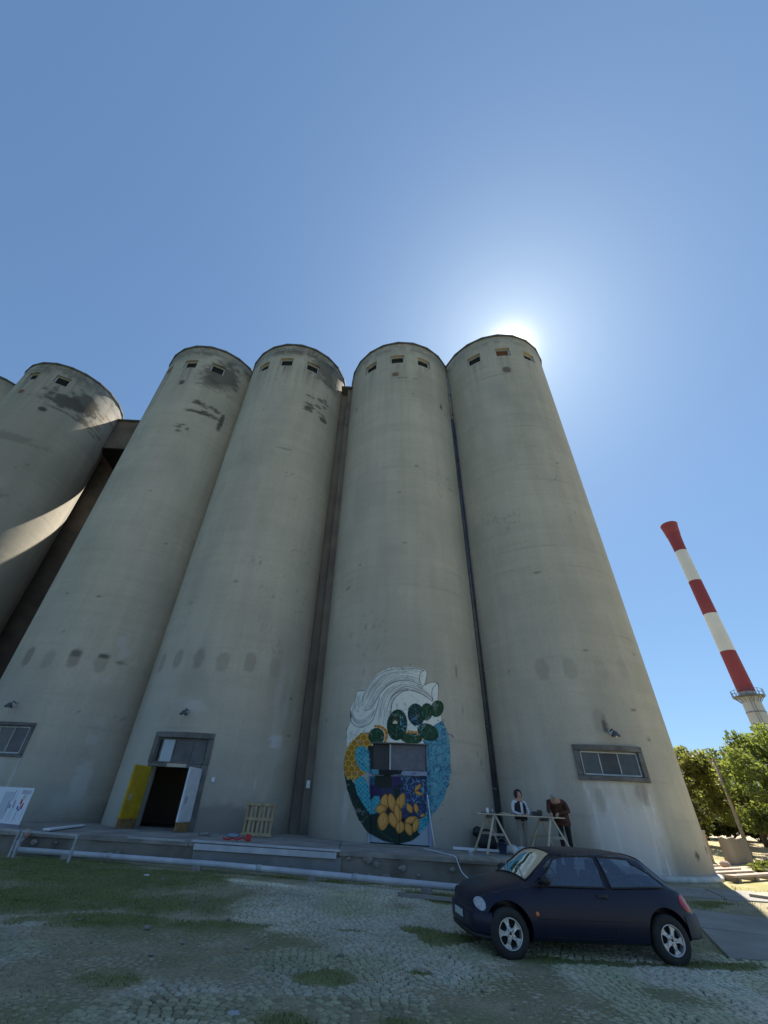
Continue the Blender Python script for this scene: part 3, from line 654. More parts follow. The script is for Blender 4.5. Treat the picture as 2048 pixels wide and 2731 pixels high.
# doorway of the yellow-door silo: jambs, lintel, leaves
fr3 = Frame(3, -95.9)
sur = MB()
for (b0, b1) in ((-113.4, -110.4), (-81.4, -78.4)):
    sur = MB()
    aa = np.linspace(b0, b1, 5); P = [[(CEN[3][0]+r_*math.cos(rad(a)), CEN[3][1]+r_*math.sin(rad(a)), z_) for a in aa] for r_, z_ in ((R, .53), (R+.05, .53), (R+.05, 2.69), (R, 2.69))]
    sur.grid(P)
    for e in (b0, b1): sur.add([(CEN[3][0]+r_*math.cos(rad(e)), CEN[3][1]+r_*math.sin(rad(e)), z_) for r_, z_ in ((R-.01, .53), (R+.05, .53), (R+.05, 2.69), (R-.01, 2.69))], [(0, 1, 2, 3)])
    sur.build('door_surround', M_TRIM, SILO[3])
MB().box((0, .12, 2.64), (2.05, .2, .115), M=fr3.M).build('lintel', M_TRIM, SILO[3], bevel=.01)
def leaf(h, e, z0, z1, m_, mb_, name, lab):
    h, e = Vector((*h, 0)), Vector((*e, 0)); d = (e-h).normalized(); n_ = Vector((-d.y, d.x, 0)); L = (e-h).length
    MM = Matrix(((d.x, n_.x, 0, h.x), (d.y, n_.y, 0, h.y), (0, 0, 1, 0), (0, 0, 0, 1)))
    lf = MB().box((L/2, 0, (z0+.28+z1)/2), (L, .06, z1-z0-.28), M=MM).build(name, m_, SILO[3], bevel=.008); tag(lf, lab)
    b = MB().box((L/2, 0, z0+.14), (L*.98, .05, .28), M=MM).build('worn_base', mb_, lf)
    bt = MB()
    for sx in (.06, L-.06): bt.box((sx, 0, (z0+.3+z1)/2), (.09, .09, z1-z0-.34), M=MM)
    for zz in (z0+.36, z1-.07): bt.box((L/2, 0, zz), (L-.22, .085, .10), M=MM)
    bt.build('rail', m_, lf, bevel=.006)
    hd = MB().box((L-.2, -.06, (z0+z1)/2-.05), (.05, .06, .22), M=MM); hd.box((L-.2, .06, (z0+z1)/2-.05), (.05, .06, .22), M=MM); hd.build('handle', M_STEEL, lf)
    return lf
M_WORN = mat('worn_timber', (.33, .2, .08), .9, (.14, .09, .05), 5, .5)
leaf((-8.10, 19.50), (-8.34, 18.52), .54, 2.55, M_YELLOW, M_WORN, 'door', 'yellow door leaf standing open with worn timber at its foot')
leaf((-5.99, 19.28), (-6.17, 18.38), .54, 2.56, M_WHITE, M_WORN, 'door', 'white inner face of the right door leaf standing open')
MB().box((0, .35, .56), (1.9, .3, .06), M=fr3.M).build('threshold', M_TRIM, SILO[3])
sw = MB().box((0, -.03, 2.22), (.12, .07, .16), M=Frame(3, -74.3).M).build('switch_box', M_CARD, SILO[3], bevel=.01)

# lamps on the walls
def lamp(k, ang, z, label):
    fr = Frame(k, ang); root = thing('wall_lamp', label, 'lamp', 'lamps over the silo doors')
    MB().box((0, -.03, z+.10), (.12, .06, .16), M=fr.M).build('bracket', M_STEEL, root)
    MB().tube([fr.M @ Vector((0, -.05, z+.12)), fr.M @ Vector((.02, -.22, z+.18)), fr.M @ Vector((.03, -.34, z+.05))], .022, 8).build('arm', M_DARKPIPE, root, True)
    p = fr.M @ Vector((.03, -.36, z-.05)); MB().lathe([(.02, .14), (.07, .12), (.15, .0), (.17, -.04), (.15, -.05), (.06, .05), (0, .06)], p, 18).build('shade', M_DARKPIPE, root, True)
    MB().ball(p+Vector((0, 0, -.02)), (.06, .06, .08), 10, 6).build('bulb', M_CARD, root, True)
lamp(5, -92.6, 4.38, 'small round lamp over the window of the rightmost silo')
lamp(3, -97.6, 4.56, 'small lamp over the doorway with the yellow door')
lamp(2, -100.2, 4.60, 'small black lamp over the window at the left edge')

# ------------------------------------------------------------------ the mural (flat paint) on the fourth silo
class Art:
    S = 2
    def __init__(s): s.h, s.w = 2212//2, 1501//2; s.c = np.zeros((s.h, s.w, 3)); s.a = np.zeros((s.h, s.w)); s.Y, s.X = np.mgrid[0:s.h, 0:s.w]*2.0
    def _bb(s, x0, x1, y0, y1): return slice(max(int(y0/2)-1, 0), min(int(y1/2)+2, s.h)), slice(max(int(x0/2)-1, 0), min(int(x1/2)+2, s.w))
    def put(s, sl, m, col):
        if m.size == 0: return
        col = np.array(lin(col)) if isinstance(col, str) else col
        m = m[..., None] if m.ndim == 2 else m
        s.c[sl] = s.c[sl]*(1-m)+col*m; s.a[sl] = np.maximum(s.a[sl], m[..., 0])
    def polymask(s, P, sl):
        X, Y = s.X[sl], s.Y[sl]; ins = np.zeros(X.shape, bool); n = len(P)
        for i in range(n):
            (x0, y0), (x1, y1) = P[i], P[(i+1) % n]
            if y0 == y1: continue
            c = (y0 > Y) != (y1 > Y); ins ^= c & (X < (x1-x0)*(Y-y0)/(y1-y0)+x0)
        return ins
    def poly(s, P, col, al=1.0, clip=None):
        xs, ys = [p[0] for p in P], [p[1] for p in P]; sl = s._bb(min(xs), max(xs), min(ys), max(ys)); m = s.polymask(P, sl).astype(float)*al
        if clip is not None: m = m*clip[sl]
        s.put(sl, m, col)
    def mask(s, P):
        m = np.zeros((s.h, s.w)); sl = s._bb(min(p[0] for p in P), max(p[0] for p in P), min(p[1] for p in P), max(p[1] for p in P)); m[sl] = s.polymask(P, sl); return m
    def ell(s, cx, cy, rx, ry, rot, col, al=1.0, clip=None, pw=2.0):
        r = max(rx, ry); sl = s._bb(cx-r, cx+r, cy-r, cy+r); c, n = math.cos(rot), math.sin(rot)
        u = ((s.X[sl]-cx)*c+(s.Y[sl]-cy)*n)/rx; v = (-(s.X[sl]-cx)*n+(s.Y[sl]-cy)*c)/ry
        m = (np.abs(u)**pw+np.abs(v)**pw < 1).astype(float)*al
        if clip is not None: m = m*clip[sl]
        s.put(sl, m, col)
    def line(s, P, col, w=5, al=1.0, clip=None):
        for (x0, y0), (x1, y1) in zip(P[:-1], P[1:]):
            sl = s._bb(min(x0, x1)-w, max(x0, x1)+w, min(y0, y1)-w, max(y0, y1)+w); X, Y = s.X[sl], s.Y[sl]
            d2 = (x1-x0)**2+(y1-y0)**2+1e-9; t_ = np.clip(((X-x0)*(x1-x0)+(Y-y0)*(y1-y0))/d2, 0, 1)
            d = np.hypot(X-x0-t_*(x1-x0), Y-y0-t_*(y1-y0)); m = np.clip((w/2+1-d)/2, 0, 1)*al
            if clip is not None: m = m*clip[sl]
            s.put(sl, m, col)
def curve(P, n=8):
    P = [P[0]]+list(P)+[P[-1]]; out = []
    for i in range(1, len(P)-2):
        p0, p1, p2, p3 = [np.array(q, float) for q in P[i-1:i+3]]
        for k in range(n):
            t_ = k/n; out.append(tuple(.5*((2*p1)+(-p0+p2)*t_+(2*p0-5*p1+4*p2-p3)*t_*t_+(-p0+3*p1-3*p2+p3)*t_**3)))
    out.append(tuple(P[-2])); return out
A = Art(); ar_ = random.Random(3)
WHT, INK, NAVY = '#dde1e8', '#3c4054', '#2b3560'
white = [(255, 985), (250, 830), (300, 720), (290, 600), (330, 520), (362, 405), (440, 400), (500, 310), (590, 215), (650, 180), (720, 155), (850, 150), (930, 150), (1000, 165), (1090, 180), (1100, 220), (1085, 310), (1075, 345), (1130, 315), (1205, 318), (1222, 380), (1215, 480), (1230, 560), (1255, 740), (1080, 985)]
A.poly(white, WHT); WM = A.mask(white)
def hatch(P0, P1, n, wob, col=INK, al=.55, w=3, ln=(.1, .35)):
    """short ink strokes laid along a band between two curves"""
    for q in range(n):
        t_ = ar_.random(); s0 = ar_.random()*.8; L = ar_.uniform(*ln)
        pts_ = []
        for j in range(5):
            u = min(s0+L*j/4, .999); i = u*(len(P0)-1); i0 = int(i); f = i-i0
            a_ = np.array(P0[i0])*(1-f)+np.array(P0[min(i0+1, len(P0)-1)])*f; k = u*(len(P1)-1); k0 = int(k); g = k-k0
            b_ = np.array(P1[k0])*(1-g)+np.array(P1[min(k0+1, len(P1)-1)])*g; pts_.append(tuple(a_*(1-t_)+b_*t_))
        A.line(pts_, col, w, al*ar_.uniform(.4, 1), WM)
aoT = curve([(420, 560), (440, 430), (520, 300), (640, 205), (800, 165), (940, 165), (1070, 190)]); aoB = curve([(440, 610), (520, 580), (600, 440), (700, 340), (820, 295), (930, 300), (1030, 340)])
hatch(aoT, aoB, 130, 0)
pT = curve([(560, 760), (570, 600), (640, 430), (740, 340), (860, 300), (1000, 340), (1150, 420)]); pB = curve([(700, 800), (720, 620), (740, 520), (800, 440), (900, 395), (1050, 440), (1150, 510)])
hatch(pT, pB, 120, 0)
hatch(curve([(300, 640), (330, 740), (420, 780), (520, 700), (560, 600)]), curve([(310, 600), (350, 690), (420, 700), (500, 650), (540, 590)]), 60, 0)
hatch(curve([(350, 450), (330, 560), (310, 640)]), curve([(430, 430), (420, 540), (440, 620)]), 45, 0)
hatch(curve([(270, 800), (265, 900), (280, 980)]), curve([(470, 790), (430, 860), (400, 900)]), 45, 0)
hatch(curve([(780, 520), (790, 600), (800, 640)]), curve([(1120, 500), (1060, 560), (960, 560)]), 60, 0)
for P_, w_ in ((aoT, 6), (aoB, 8), (pB, 7), ([(1070, 190), (1095, 180), (1100, 225), (1085, 310), (1050, 365)], 6), (curve([(1070, 190), (1035, 210), (1020, 290), (1050, 365)]), 6), (curve([(1075, 345), (1130, 318), (1205, 318), (1222, 380), (1212, 490)]), 6),
               (curve([(1205, 320), (1160, 380), (1150, 450), (1165, 500)]), 6), (curve([(1000, 345), (1090, 420), (1150, 480), (1160, 520)]), 6), (curve([(290, 600), (300, 720), (360, 780), (440, 780), (520, 720), (560, 620), (600, 470)]), 7),
               ([(362, 405), (440, 400)], 8), (curve([(300, 640), (330, 560), (362, 405)]), 5), (curve([(720, 540), (730, 460), (800, 410), (900, 400)]), 5), (curve([(260, 790), (250, 830), (255, 900)]), 6), ([(590, 215), (620, 175), (660, 175), (665, 195), (720, 180), (725, 150), (790, 140), (800, 155), (840, 155), (845, 120), (925, 120), (920, 155)], 5),
               ([(720, 540), (725, 610)], 5), ([(780, 540), (785, 600)], 4)):
    A.line(P_, NAVY, w_, .8)
for q in range(40): A.poly([(290+ar_.uniform(-4, 4), 610), (310, 660), (300, 720)], NAVY, .05)
# honeycomb
hc = [(505, 835), (512, 1000), (495, 1230), (420, 1290), (320, 1345), (250, 1320), (222, 1230), (222, 1150), (240, 1050), (290, 955), (400, 850)]
A.poly(hc, '#c9a24a'); HM = A.mask(hc)
r_ = 36
for j in range(12):
    for i in range(8):
        cx_ = 210+i*r_*1.78+(j % 2)*r_*.89; cy_ = 840+j*r_*1.52
        for rr, cc in ((.80, '#8a5a1c'), (.66, '#a9782a')):
            A.poly([(cx_+r_*rr*math.sin(k*math.pi/3), cy_+r_*rr*math.cos(k*math.pi/3)) for k in range(6)], cc, 1, HM)
for u in (250, 300, 340, 390): A.poly([(u-18, 1300), (u+18, 1300), (u, 1365)], '#c9a24a')
# dark green body
dk = [(222, 1240), (262, 1340), (300, 1330), (345, 1400), (430, 1600), (510, 1690), (560, 1700), (900, 1750), (1000, 1880), (1025, 1920), (940, 1985), (790, 2025), (640, 1990), (480, 1905), (380, 1760), (310, 1590), (255, 1430)]
# door field
A.poly([(470, 1290), (1100, 1290), (1100, 2065), (470, 2065)], '#8f9bb5')
A.poly([(490, 1300), (1092, 1300), (1092, 1760), (1000, 1880), (700, 1900), (490, 1720)], '#333b5e')
A.poly([(545, 1290), (720, 1290), (735, 1420), (540, 1430)], '#26302f'); A.poly([(735, 1300), (800, 1300), (790, 1400), (740, 1420)], '#3d2f68'); A.poly([(740, 1420), (830, 1380), (850, 1500), (760, 1540)], '#22342f')
A.poly([(500, 1400), (600, 1420), (620, 1510), (500, 1560)], '#332a5c')
A.poly([(480, 980), (640, 980), (640, 1230), (480, 1230)], '#262b30'); A.poly([(480, 1232), (585, 1232), (585, 1280), (480, 1280)], '#4f8fb0'); A.poly([(585, 1225), (840, 1240), (820, 1285), (585, 1285)], '#20262b')
A.poly(dk, '#1d3230'); DM = A.mask(dk)
for q in range(60):
    x0, y0 = ar_.uniform(250, 1000), ar_.uniform(1400, 2000); A.line([(x0, y0), (x0+ar_.uniform(20, 90), y0+ar_.uniform(10, 90))], ar_.choice(('#2f4a3c', '#142422', '#3a4f45')), 6, .6, DM)
A.line(curve([(560, 1830), (640, 1920), (740, 1980)]), '#4a6050', 5, .8)
# blue scales
def scales(P):
    A.poly(P, '#4cadc8'); M_ = A.mask(P); xs, ys = [p[0] for p in P], [p[1] for p in P]
    for k in range(-20, 40):
        A.line([(min(xs)+k*46-400, min(ys)-100), (min(xs)+k*46+500, min(ys)+800)], '#235f86', 5, .8, M_); A.line([(min(xs)+k*46+400, min(ys)-100), (min(xs)+k*46-500, min(ys)+800)], '#235f86', 5, .8, M_)
    for q in range(40): A.ell(ar_.uniform(min(xs), max(xs)), ar_.uniform(min(ys), max(ys)), 6, 9, 0, '#1f4f77', .8, M_)
scales([(345, 1020), (385, 985), (450, 990), (490, 1040), (495, 1230), (470, 1260), (420, 1250), (370, 1190), (340, 1110)])
scales([(330, 1350), (400, 1300), (440, 1310), (480, 1400), (498, 1560), (540, 1510), (590, 1510), (600, 1570), (560, 1690), (500, 1705), (430, 1600), (360, 1480)])
scales([(500, 1300), (545, 1300), (530, 1390), (505, 1390)])
scales([(1010, 1760), (1090, 1720), (1185, 1640), (1150, 1720), (1095, 1830), (1020, 1900), (990, 1850)])
# blue foliage
bf = [(1050, 930), (1130, 850), (1180, 760), (1260, 715), (1300, 800), (1325, 860), (1345, 1000), (1350, 1150), (1345, 1300), (1310, 1450), (1270, 1560), (1180, 1680), (1095, 1745), (1092, 990)]
A.poly(bf, '#5695b2'); BM = A.mask(bf)
for q in range(420):
    x0, y0 = ar_.uniform(1050, 1350), ar_.uniform(720, 1740); a_ = ar_.uniform(0, 6.28); L = ar_.uniform(25, 75)
    P_ = curve([(x0, y0), (x0+L*.5*math.cos(a_)+ar_.uniform(-8, 8), y0+L*.5*math.sin(a_)), (x0+L*math.cos(a_+.4), y0+L*math.sin(a_+.4))], 4)
    A.line(P_, ar_.choice(('#2f5a8c', '#6fb0cc', '#2c4a86', '#5a9cc0', '#3a6c9c', '#243f75')), ar_.uniform(4, 8), .85, None if ar_.random() < .12 and x0 > 1200 else BM)
for q in range(120):
    x0, y0 = ar_.uniform(800, 1090), ar_.uniform(1300, 1720); a_ = ar_.uniform(0, 6.28); L = ar_.uniform(25, 70)
    A.line(curve([(x0, y0), (x0+L*.5*math.cos(a_), y0+L*.5*math.sin(a_)), (x0+L*math.cos(a_+.5), y0+L*math.sin(a_+.5))], 4), ar_.choice(('#5a8fc0', '#3a5a96', '#7fb4d6', '#40509a')), 6, .85)
# leaves
def art_leaf(cx, cy, rx, ry, rot, base='#1c3f2e', vein='#4f7f5c'):
    A.ell(cx, cy, rx+4, ry+4, rot, '#10201c'); A.ell(cx, cy, rx, ry, rot, base, 1, None, 2.2); c, n = math.cos(rot), math.sin(rot)
    q = lambda u, v: (cx+u*c-v*n, cy+u*n+v*c)
    A.line([q(0, -ry*.9), q(0, ry*.9)], vein, 5, .9)
    for k in range(-2, 3):
        for sg in (-1, 1): A.line([q(0, k*ry*.3+ry*.12), q(sg*rx*.75, k*ry*.3-ry*.22)], vein, 4, .7)
    for k in range(10): A.line([q(ar_.uniform(-.5, .5)*rx, ar_.uniform(-.6, .6)*ry), q(ar_.uniform(-.6, .6)*rx, ar_.uniform(-.6, .6)*ry)], '#16302a', 5, .5)
for k in range(14):
    t_ = k/13; A.ell(560+120*math.sin(t_*2.3)*.95, 775+t_*t_*200, 18, 14, 0, '#c98f3c' if k % 2 else '#b5742c')
A.ell(935, 880, 150, 55, 0, '#c98f3c')
for k in range(14): A.ell(800+k*18, 905-70*math.sin(k/13*3.1), 12, 16, 0, '#c9a06a' if k % 2 else '#a8733a')
art_leaf(785, 762, 103, 160, .1, '#1b3a33'); art_leaf(985, 655, 85, 115, -.15, '#1d3540'); art_leaf(1095, 625, 62, 88, .1); art_leaf(1205, 592, 66, 86, .3); art_leaf(1110, 838, 115, 80, .5, '#1b3d36'); art_leaf(568, 882, 80, 86, .05); art_leaf(935, 905, 110, 52, .1, '#1f4030')
for q in range(40):
    x0, y0 = ar_.choice(((850, 740), (950, 720), (1000, 680), (860, 800), (1010, 830)));  x0 += ar_.uniform(-50, 50); y0 += ar_.uniform(-70, 70); a_ = ar_.uniform(0, 6.28)
    A.line([(x0, y0), (x0+40*math.cos(a_), y0+40*math.sin(a_))], ar_.choice(('#4a88b8', '#2c5288', '#8fb8d8')), 6, .8)
A.poly([(720, 680), (805, 680), (805, 765), (720, 765)], '#26302a'); A.poly([(738, 696), (792, 696), (792, 750), (738, 750)], '#4a4f48'); A.poly([(742, 730), (765, 712), (790, 730), (790, 750), (742, 750)], '#cdcdbf')
# flowers
def petal(cx, cy, rx, ry, rot, c='#c48a48'):
    A.ell(cx, cy, rx*1.18+5, ry*1.1+6, rot, '#2e2018', 1, None, 1.55); A.ell(cx, cy, rx*1.18, ry*1.1, rot, c, 1, None, 1.55); A.ell(cx-rx*.15, cy-ry*.1, rx*.7, ry*.8, rot, '#dca664', .7, None, 1.5)
    A.line([(cx-math.sin(rot)*-ry*.7, cy-math.cos(rot)*ry*.7), (cx+math.sin(rot)*-ry*.6, cy+math.cos(rot)*ry*.6)], '#7d4d22', 3, .6)
for a in ((650, 1580, 42, 85, .1), (725, 1580, 38, 90, -.2), (610, 1650, 52, 45, 0), (632, 1775, 52, 90, .1), (740, 1765, 42, 80, -.35), (820, 1570, 40, 90, .35), (790, 1690, 34, 90, -.2),
          (815, 1840, 40, 62, .2), (925, 1765, 60, 34, -.4), (905, 1860, 34, 65, -.35), (980, 1820, 28, 70, .25), (915, 1640, 26, 48, -.4), (983, 1640, 20, 48, -.2), (1050, 1715, 26, 14, -.3), (1000, 1420, 16, 45, .7), (1010, 1480, 40, 16, .4)): petal(*a)
A.ell(690, 1670, 26, 26, 0, '#2b2320'); A.ell(850, 1770, 24, 24, 0, '#2b2320'); A.ell(960, 1700, 18, 18, 0, '#243a66')
for q in range(16): A.line([(690, 1670), (690+50*math.cos(q*.4), 1670+50*math.sin(q*.4))], '#3a2a20', 3, .6)
A.poly([(470, 1945), (560, 1965), (640, 1995), (790, 2028), (940, 1990), (1030, 1920), (1105, 1850), (1105, 2080), (470, 2080)], '#9aa5bd')
A.c = A.c*np.array((1.0, .98, .84))
# soften a little
for _ in range(1):
    for arr in (A.c,):
        arr[1:-1, 1:-1] = (arr[1:-1, 1:-1]*4+arr[:-2, 1:-1]+arr[2:, 1:-1]+arr[1:-1, :-2]+arr[1:-1, 2:])/8
EXPO = [(0, 0), (0, 1), (0, 2), (0, 3), (1, 0), (1, 1), (1, 2), (1, 3), (2, 0), (2, 1), (2, 2), (3, 0), (3, 1)]
COEF = np.array([[793.685, 1036.682], [-0.17, -299.548], [0.004, 10.642], [-0.001, -0.35], [267.864, 10.279], [-9.387, -2.58], [0.316, 0.187], [-0.012, -0.009], [-1.151, 4.237], [-0.035, 1.894], [0.005, -0.105], [-1.686, -0.241], [0.104, -0.068]])
def art_at(xw, zw):
    x_, z_ = xw-1.85, zw-3.5; B = np.stack([x_**i*z_**j for i, j in EXPO], 1); uv = B @ COEF
    u = np.clip((uv[:, 0]/2).astype(int), 0, A.w-1); v = np.clip((uv[:, 1]/2).astype(int), 0, A.h-1)
    ok = (uv[:, 0] > 0) & (uv[:, 0] < 1500) & (uv[:, 1] > 0) & (uv[:, 1] < 2211)
    return A.c[v, u], A.a[v, u]*ok
cx4, cy4 = CEN[4]
aa = np.arange(-138, -62, .28); zz = np.arange(.54, 7.35, .0205); na, nz_ = len(aa), len(zz)
AA, ZZ = np.meshgrid(np.radians(aa), zz, indexing='ij'); rr = R+.004
V = np.stack([cx4+rr*np.cos(AA), cy4+rr*np.sin(AA), ZZ], 2).reshape(-1, 3); ac, aal = art_at(V[:, 0], V[:, 2])
ii, jj = np.meshgrid(np.arange(na-1), np.arange(nz_-1), indexing='ij')
F = np.stack([ii*nz_+jj, (ii+1)*nz_+jj, (ii+1)*nz_+jj+1, ii*nz_+jj+1], 2)
am, zm = aa[ii]+.14, zz[jj]+.01
keep = (aal[F].mean(2) > .5) & ~((am > -114.3) & (am < -81.7) & (zm < 3.79))
F = F[keep]; used, inv = np.unique(F, return_inverse=True); wear = fbm(V[used][:, 0]*6, V[used][:, 2]*6, 8)
mural = np_mesh('mural', V[used], inv.reshape(F.shape), M_MURAL, SILO[4], True, np.concatenate([ac[used], (1-.25*sstep(.6, .75, wear))[:, None]], 1))
tag(mural, 'painted heart of white vessels, honeycomb, leaves, blue foliage and orange flowers')
# painted door, beam, grille of the fourth silo
fr4 = Frame(4, -98.0); HW = R*math.sin(rad(16.3))
def painted_panel(name, x0, x1, z0, z1, yl, parent, m=M_MURAL, step=.02, thick=.04):
    nx, nz2 = max(int((x1-x0)/step), 2), max(int((z1-z0)/step), 2)
    XX, Z2 = np.meshgrid(np.linspace(x0, x1, nx), np.linspace(z0, z1, nz2), indexing='ij')
    W = np.stack([fr4.O.x+fr4.T.x*XX+fr4.N.x*yl, fr4.O.y+fr4.T.y*XX+fr4.N.y*yl, Z2], 2).reshape(-1, 3)
    c_, a_ = art_at(W[:, 0]-fr4.N.x*yl, W[:, 2]); F_ = []
    i2, j2 = np.meshgrid(np.arange(nx-1), np.arange(nz2-1), indexing='ij'); F_ = np.stack([i2*nz2+j2, (i2+1)*nz2+j2, (i2+1)*nz2+j2+1, i2*nz2+j2+1], 2).reshape(-1, 4)
    base = np.array(lin('#8d98ae')); c_ = np.where(a_[:, None] > .5, c_, base)
    # edges: four sides going back
    o_ = len(W); back = W+np.array(fr4.N)*thick; bi = []
    ring = [i*nz2 for i in range(nx)]+[(nx-1)*nz2+j for j in range(1, nz2)]+[i*nz2+nz2-1 for i in range(nx-2, -1, -1)]+[j for j in range(nz2-2, 0, -1)]
    n_ = len(ring); Fr = np.array([(ring[q], o_+q, o_+(q+1) % n_, ring[(q+1) % n_]) for q in range(n_)])
    Wf = np.concatenate([W, back[ring]]); cf = np.concatenate([c_, c_[ring]])
    return np_mesh(name, Wf, np.concatenate([F_, Fr]), m, parent, False, np.concatenate([cf, np.ones((len(cf), 1))], 1))
door4 = thing('door', None, None); door4.parent = SILO[4]; tag(door4, 'tall double door painted over by the mural')
painted_panel('door_leaf', -HW+.11, -.005, .56, 2.68, .22, door4); painted_panel('door_leaf', .005, HW-.11, .56, 2.68, .22, door4)
painted_panel('transom_beam', -HW+.02, HW-.02, 2.685, 2.84, .16, door4, thick=.12)
painted_panel('jamb', -HW+.01, -HW+.105, .53, 3.76, .16, door4, thick=.12); painted_panel('jamb', HW-.105, HW-.01, .53, 3.76, .16, door4, thick=.12)
MB().box((-.72, .25, 3.3), (.72, .03, .90), M=fr4.M).build('dark_pane', mat('dark_panel', (.045, .05, .055), .6, (.03, .032, .036)), door4)
MB().box((.34, .27, 3.3), (1.42, .02, .92), M=fr4.M).build('grille_back', M_PANE2, door4)
g4 = MB()
for q in range(34): 
    xx = -.33+q*.0405; g4.bar(fr4.M @ Vector((xx, .235, 2.87)), fr4.M @ Vector((xx+.03, .235, 3.74)), .02, .03, (0, 1, 0))
g4.build('grille', mat('grille_metal', (.25, .27, .33), .5, (.18, .2, .25), 5, metal=.2), door4)
MB().box((-.36, .2, 3.3), (.06, .1, .9), M=fr4.M).build('mullion', M_PALEFRAME, door4)
MB().box((0, .14, 3.775), (2*HW-.05, .14, .05), M=fr4.M).build('door_head', M_DARKPIPE, door4)
cd = MB().tube([fr4.M @ Vector((1.05, -.03, 2.1)), fr4.M @ Vector((1.12, -.04, 1.5)), fr4.M @ Vector((1.2, -.08, .9)), fr4.M @ Vector((1.26, -.14, .56))], .018, 6).build('cord', M_CARD, None, True)
tag(cd, 'white cord hanging beside the painted door', 'cord')

# ------------------------------------------------------------------ loading platform
ZP = .52
PF = lambda x: 14.62-.06*x           # front line
plat = thing('loading_platform', 'long low concrete loading platform in front of the silos', 'platform')
def plat_piece(x0, x1, name, m, z0, z1, back=24.5, front_off=0.0):
    b = MB(); n = max(2, int((x1-x0)/.35)); T, B, K = [], [], []
    for i in range(n+1):
        xx = x0+(x1-x0)*i/n; e = .03*(random.random()-.5); y0 = PF(xx)-front_off+e
        B.append((xx, y0+e, z0)); T.append((xx, y0, z1+.012*(random.random()-.5))); K.append((xx, back, z1))
    b.grid([B, T, K]); b.add([B[0], T[0], K[0], (K[0][0], K[0][1], z0)], [(0, 1, 2, 3)]); b.add([B[-1], T[-1], K[-1], (K[-1][0], K[-1][1], z0)], [(3, 2, 1, 0)])
    return b.build(name, m, plat)
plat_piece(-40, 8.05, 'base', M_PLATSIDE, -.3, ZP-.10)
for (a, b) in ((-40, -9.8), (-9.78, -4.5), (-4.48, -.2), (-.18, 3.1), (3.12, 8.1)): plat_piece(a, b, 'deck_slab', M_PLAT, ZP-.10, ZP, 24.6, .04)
MB().bar((-4.4, PF(-4.4)-.02, ZP+.02), (-.15, PF(-.15)-.05, ZP+.0), .16, .05).build('edge_strip', M_PIPE, plat, bevel=.01)
MB().bar((-4.3, PF(-4.3)-.09, ZP-.1), (-.25, PF(-.25)-.1, ZP-.11), .06, .14).build('edge_strip', M_PIPE, plat, bevel=.01)
MB().bar((-6.3, PF(-6.3)-.03, ZP+.01), (-4.6, PF(-4.6)-.03, ZP+.01), .05, .05).build('edge_strip', M_STEEL, plat)
M_FACE = mat('face_render', (.25, .25, .25), .93, (.17, .17, .175), 1.6, .4)
MB().box((-2.2, PF(-2.2)-.045, .12), (4.2, .05, .50), rz=-.06).build('face_panel', M_FACE, plat, bevel=.01)
# crumbled bits on the face
for q in range(26):
    xx = random.uniform(-9, 5.5); s = random.uniform(.04, .12)
    MB().ball((xx, PF(xx)-.05, random.uniform(-.02, .38)), (s, .03, s*.6), 7, 5, .3).build('crumbled_patch', random.choice((M_PLATSIDE, M_BRUSH, M_PLAT)), plat)

# long pale pipe on the ground in front, with sleeve joints and rests
pp = [(-9.25, 14.85, .13), (-6.1, 14.42, .13), (-3.12, 13.87, .14), (0, 13.0, .14), (2.55, 12.19, .14), (6.2, 11.1, .12)]
pr = thing('long_pipe', 'long pale metal pipe lying in front of the platform', 'pipe')
MB().tube(pp, .068, 14).build('pipe_run', M_PIPE, pr, True)
MB().tube([(-9.22, 14.86, .14), (-9.27, 14.9, .3), (-9.2, 14.95, .42)], [.068, .066, .064], 12).build('elbow', M_PIPE, pr, True)
MB().tube([(-9.2, 14.95, .40), (-9.14, 14.98, .58)], .085, 12).build('end_sleeve', mat('pink_sleeve', (.5, .3, .24), .7, (.42, .24, .2), 4), pr, True)
for t_ in (.18, .46, .62, .85):
    i = t_*(len(pp)-1); k = int(i); f = i-k; a, b = Vector(pp[k]), Vector(pp[k+1]); c = a.lerp(b, f); d = (b-a).normalized()
    MB().tube([c-d*.06, c+d*.06], .08, 14).build('sleeve', M_STEEL, pr, True)
for t_ in (.1, .35, .55, .75, .95):
    i = t_*(len(pp)-1); k = int(i); f = i-k; c = Vector(pp[k]).lerp(Vector(pp[k+1]), f); MB().box((c.x, c.y, .0), (.22, .16, .18)).build('rest_block', M_BRUSH, pr, bevel=.02)
st = MB().bar((1.2, 11.95, .0), (5.8, 10.9, -.02), .10, .06).build('kerb_strip', M_PLAT); tag(st, 'thin pale concrete strip on the ground beside the pipe', 'kerb')
# pale batten across the platform at the left
pb = MB().bar((-8.9, 15.35, ZP+.06), (-9.7, 18.9, ZP+.04), .2, .05).build('white_plank', M_CARD, bevel=.01); tag(pb, 'white plank lying across the platform beside the display board', 'plank')

# metal rail frames at the left
def rail(p0, p1, label, zt=.58):
    root = thing('metal_rail', label, 'railing', 'low metal rails'); p0, p1 = Vector(p0), Vector(p1)
    for p in (p0, p1): MB().bar((p.x, p.y, float(ground_z(p.x, p.y))-.05), (p.x, p.y, zt), .055, .055).build('post', M_STEEL, root, bevel=.006)
    MB().bar((p0.x-.03, p0.y, zt), (p1.x+.03, p1.y, zt), .06, .05).build('top_bar', M_STEEL, root, bevel=.006)
rail((-8.82, 14.19), (-7.16, 13.85), 'low metal rail crossing the end of the long pipe')
rail((-11.2, 14.65), (-8.95, 14.22), 'low metal rail cut off by the left edge below the display board')

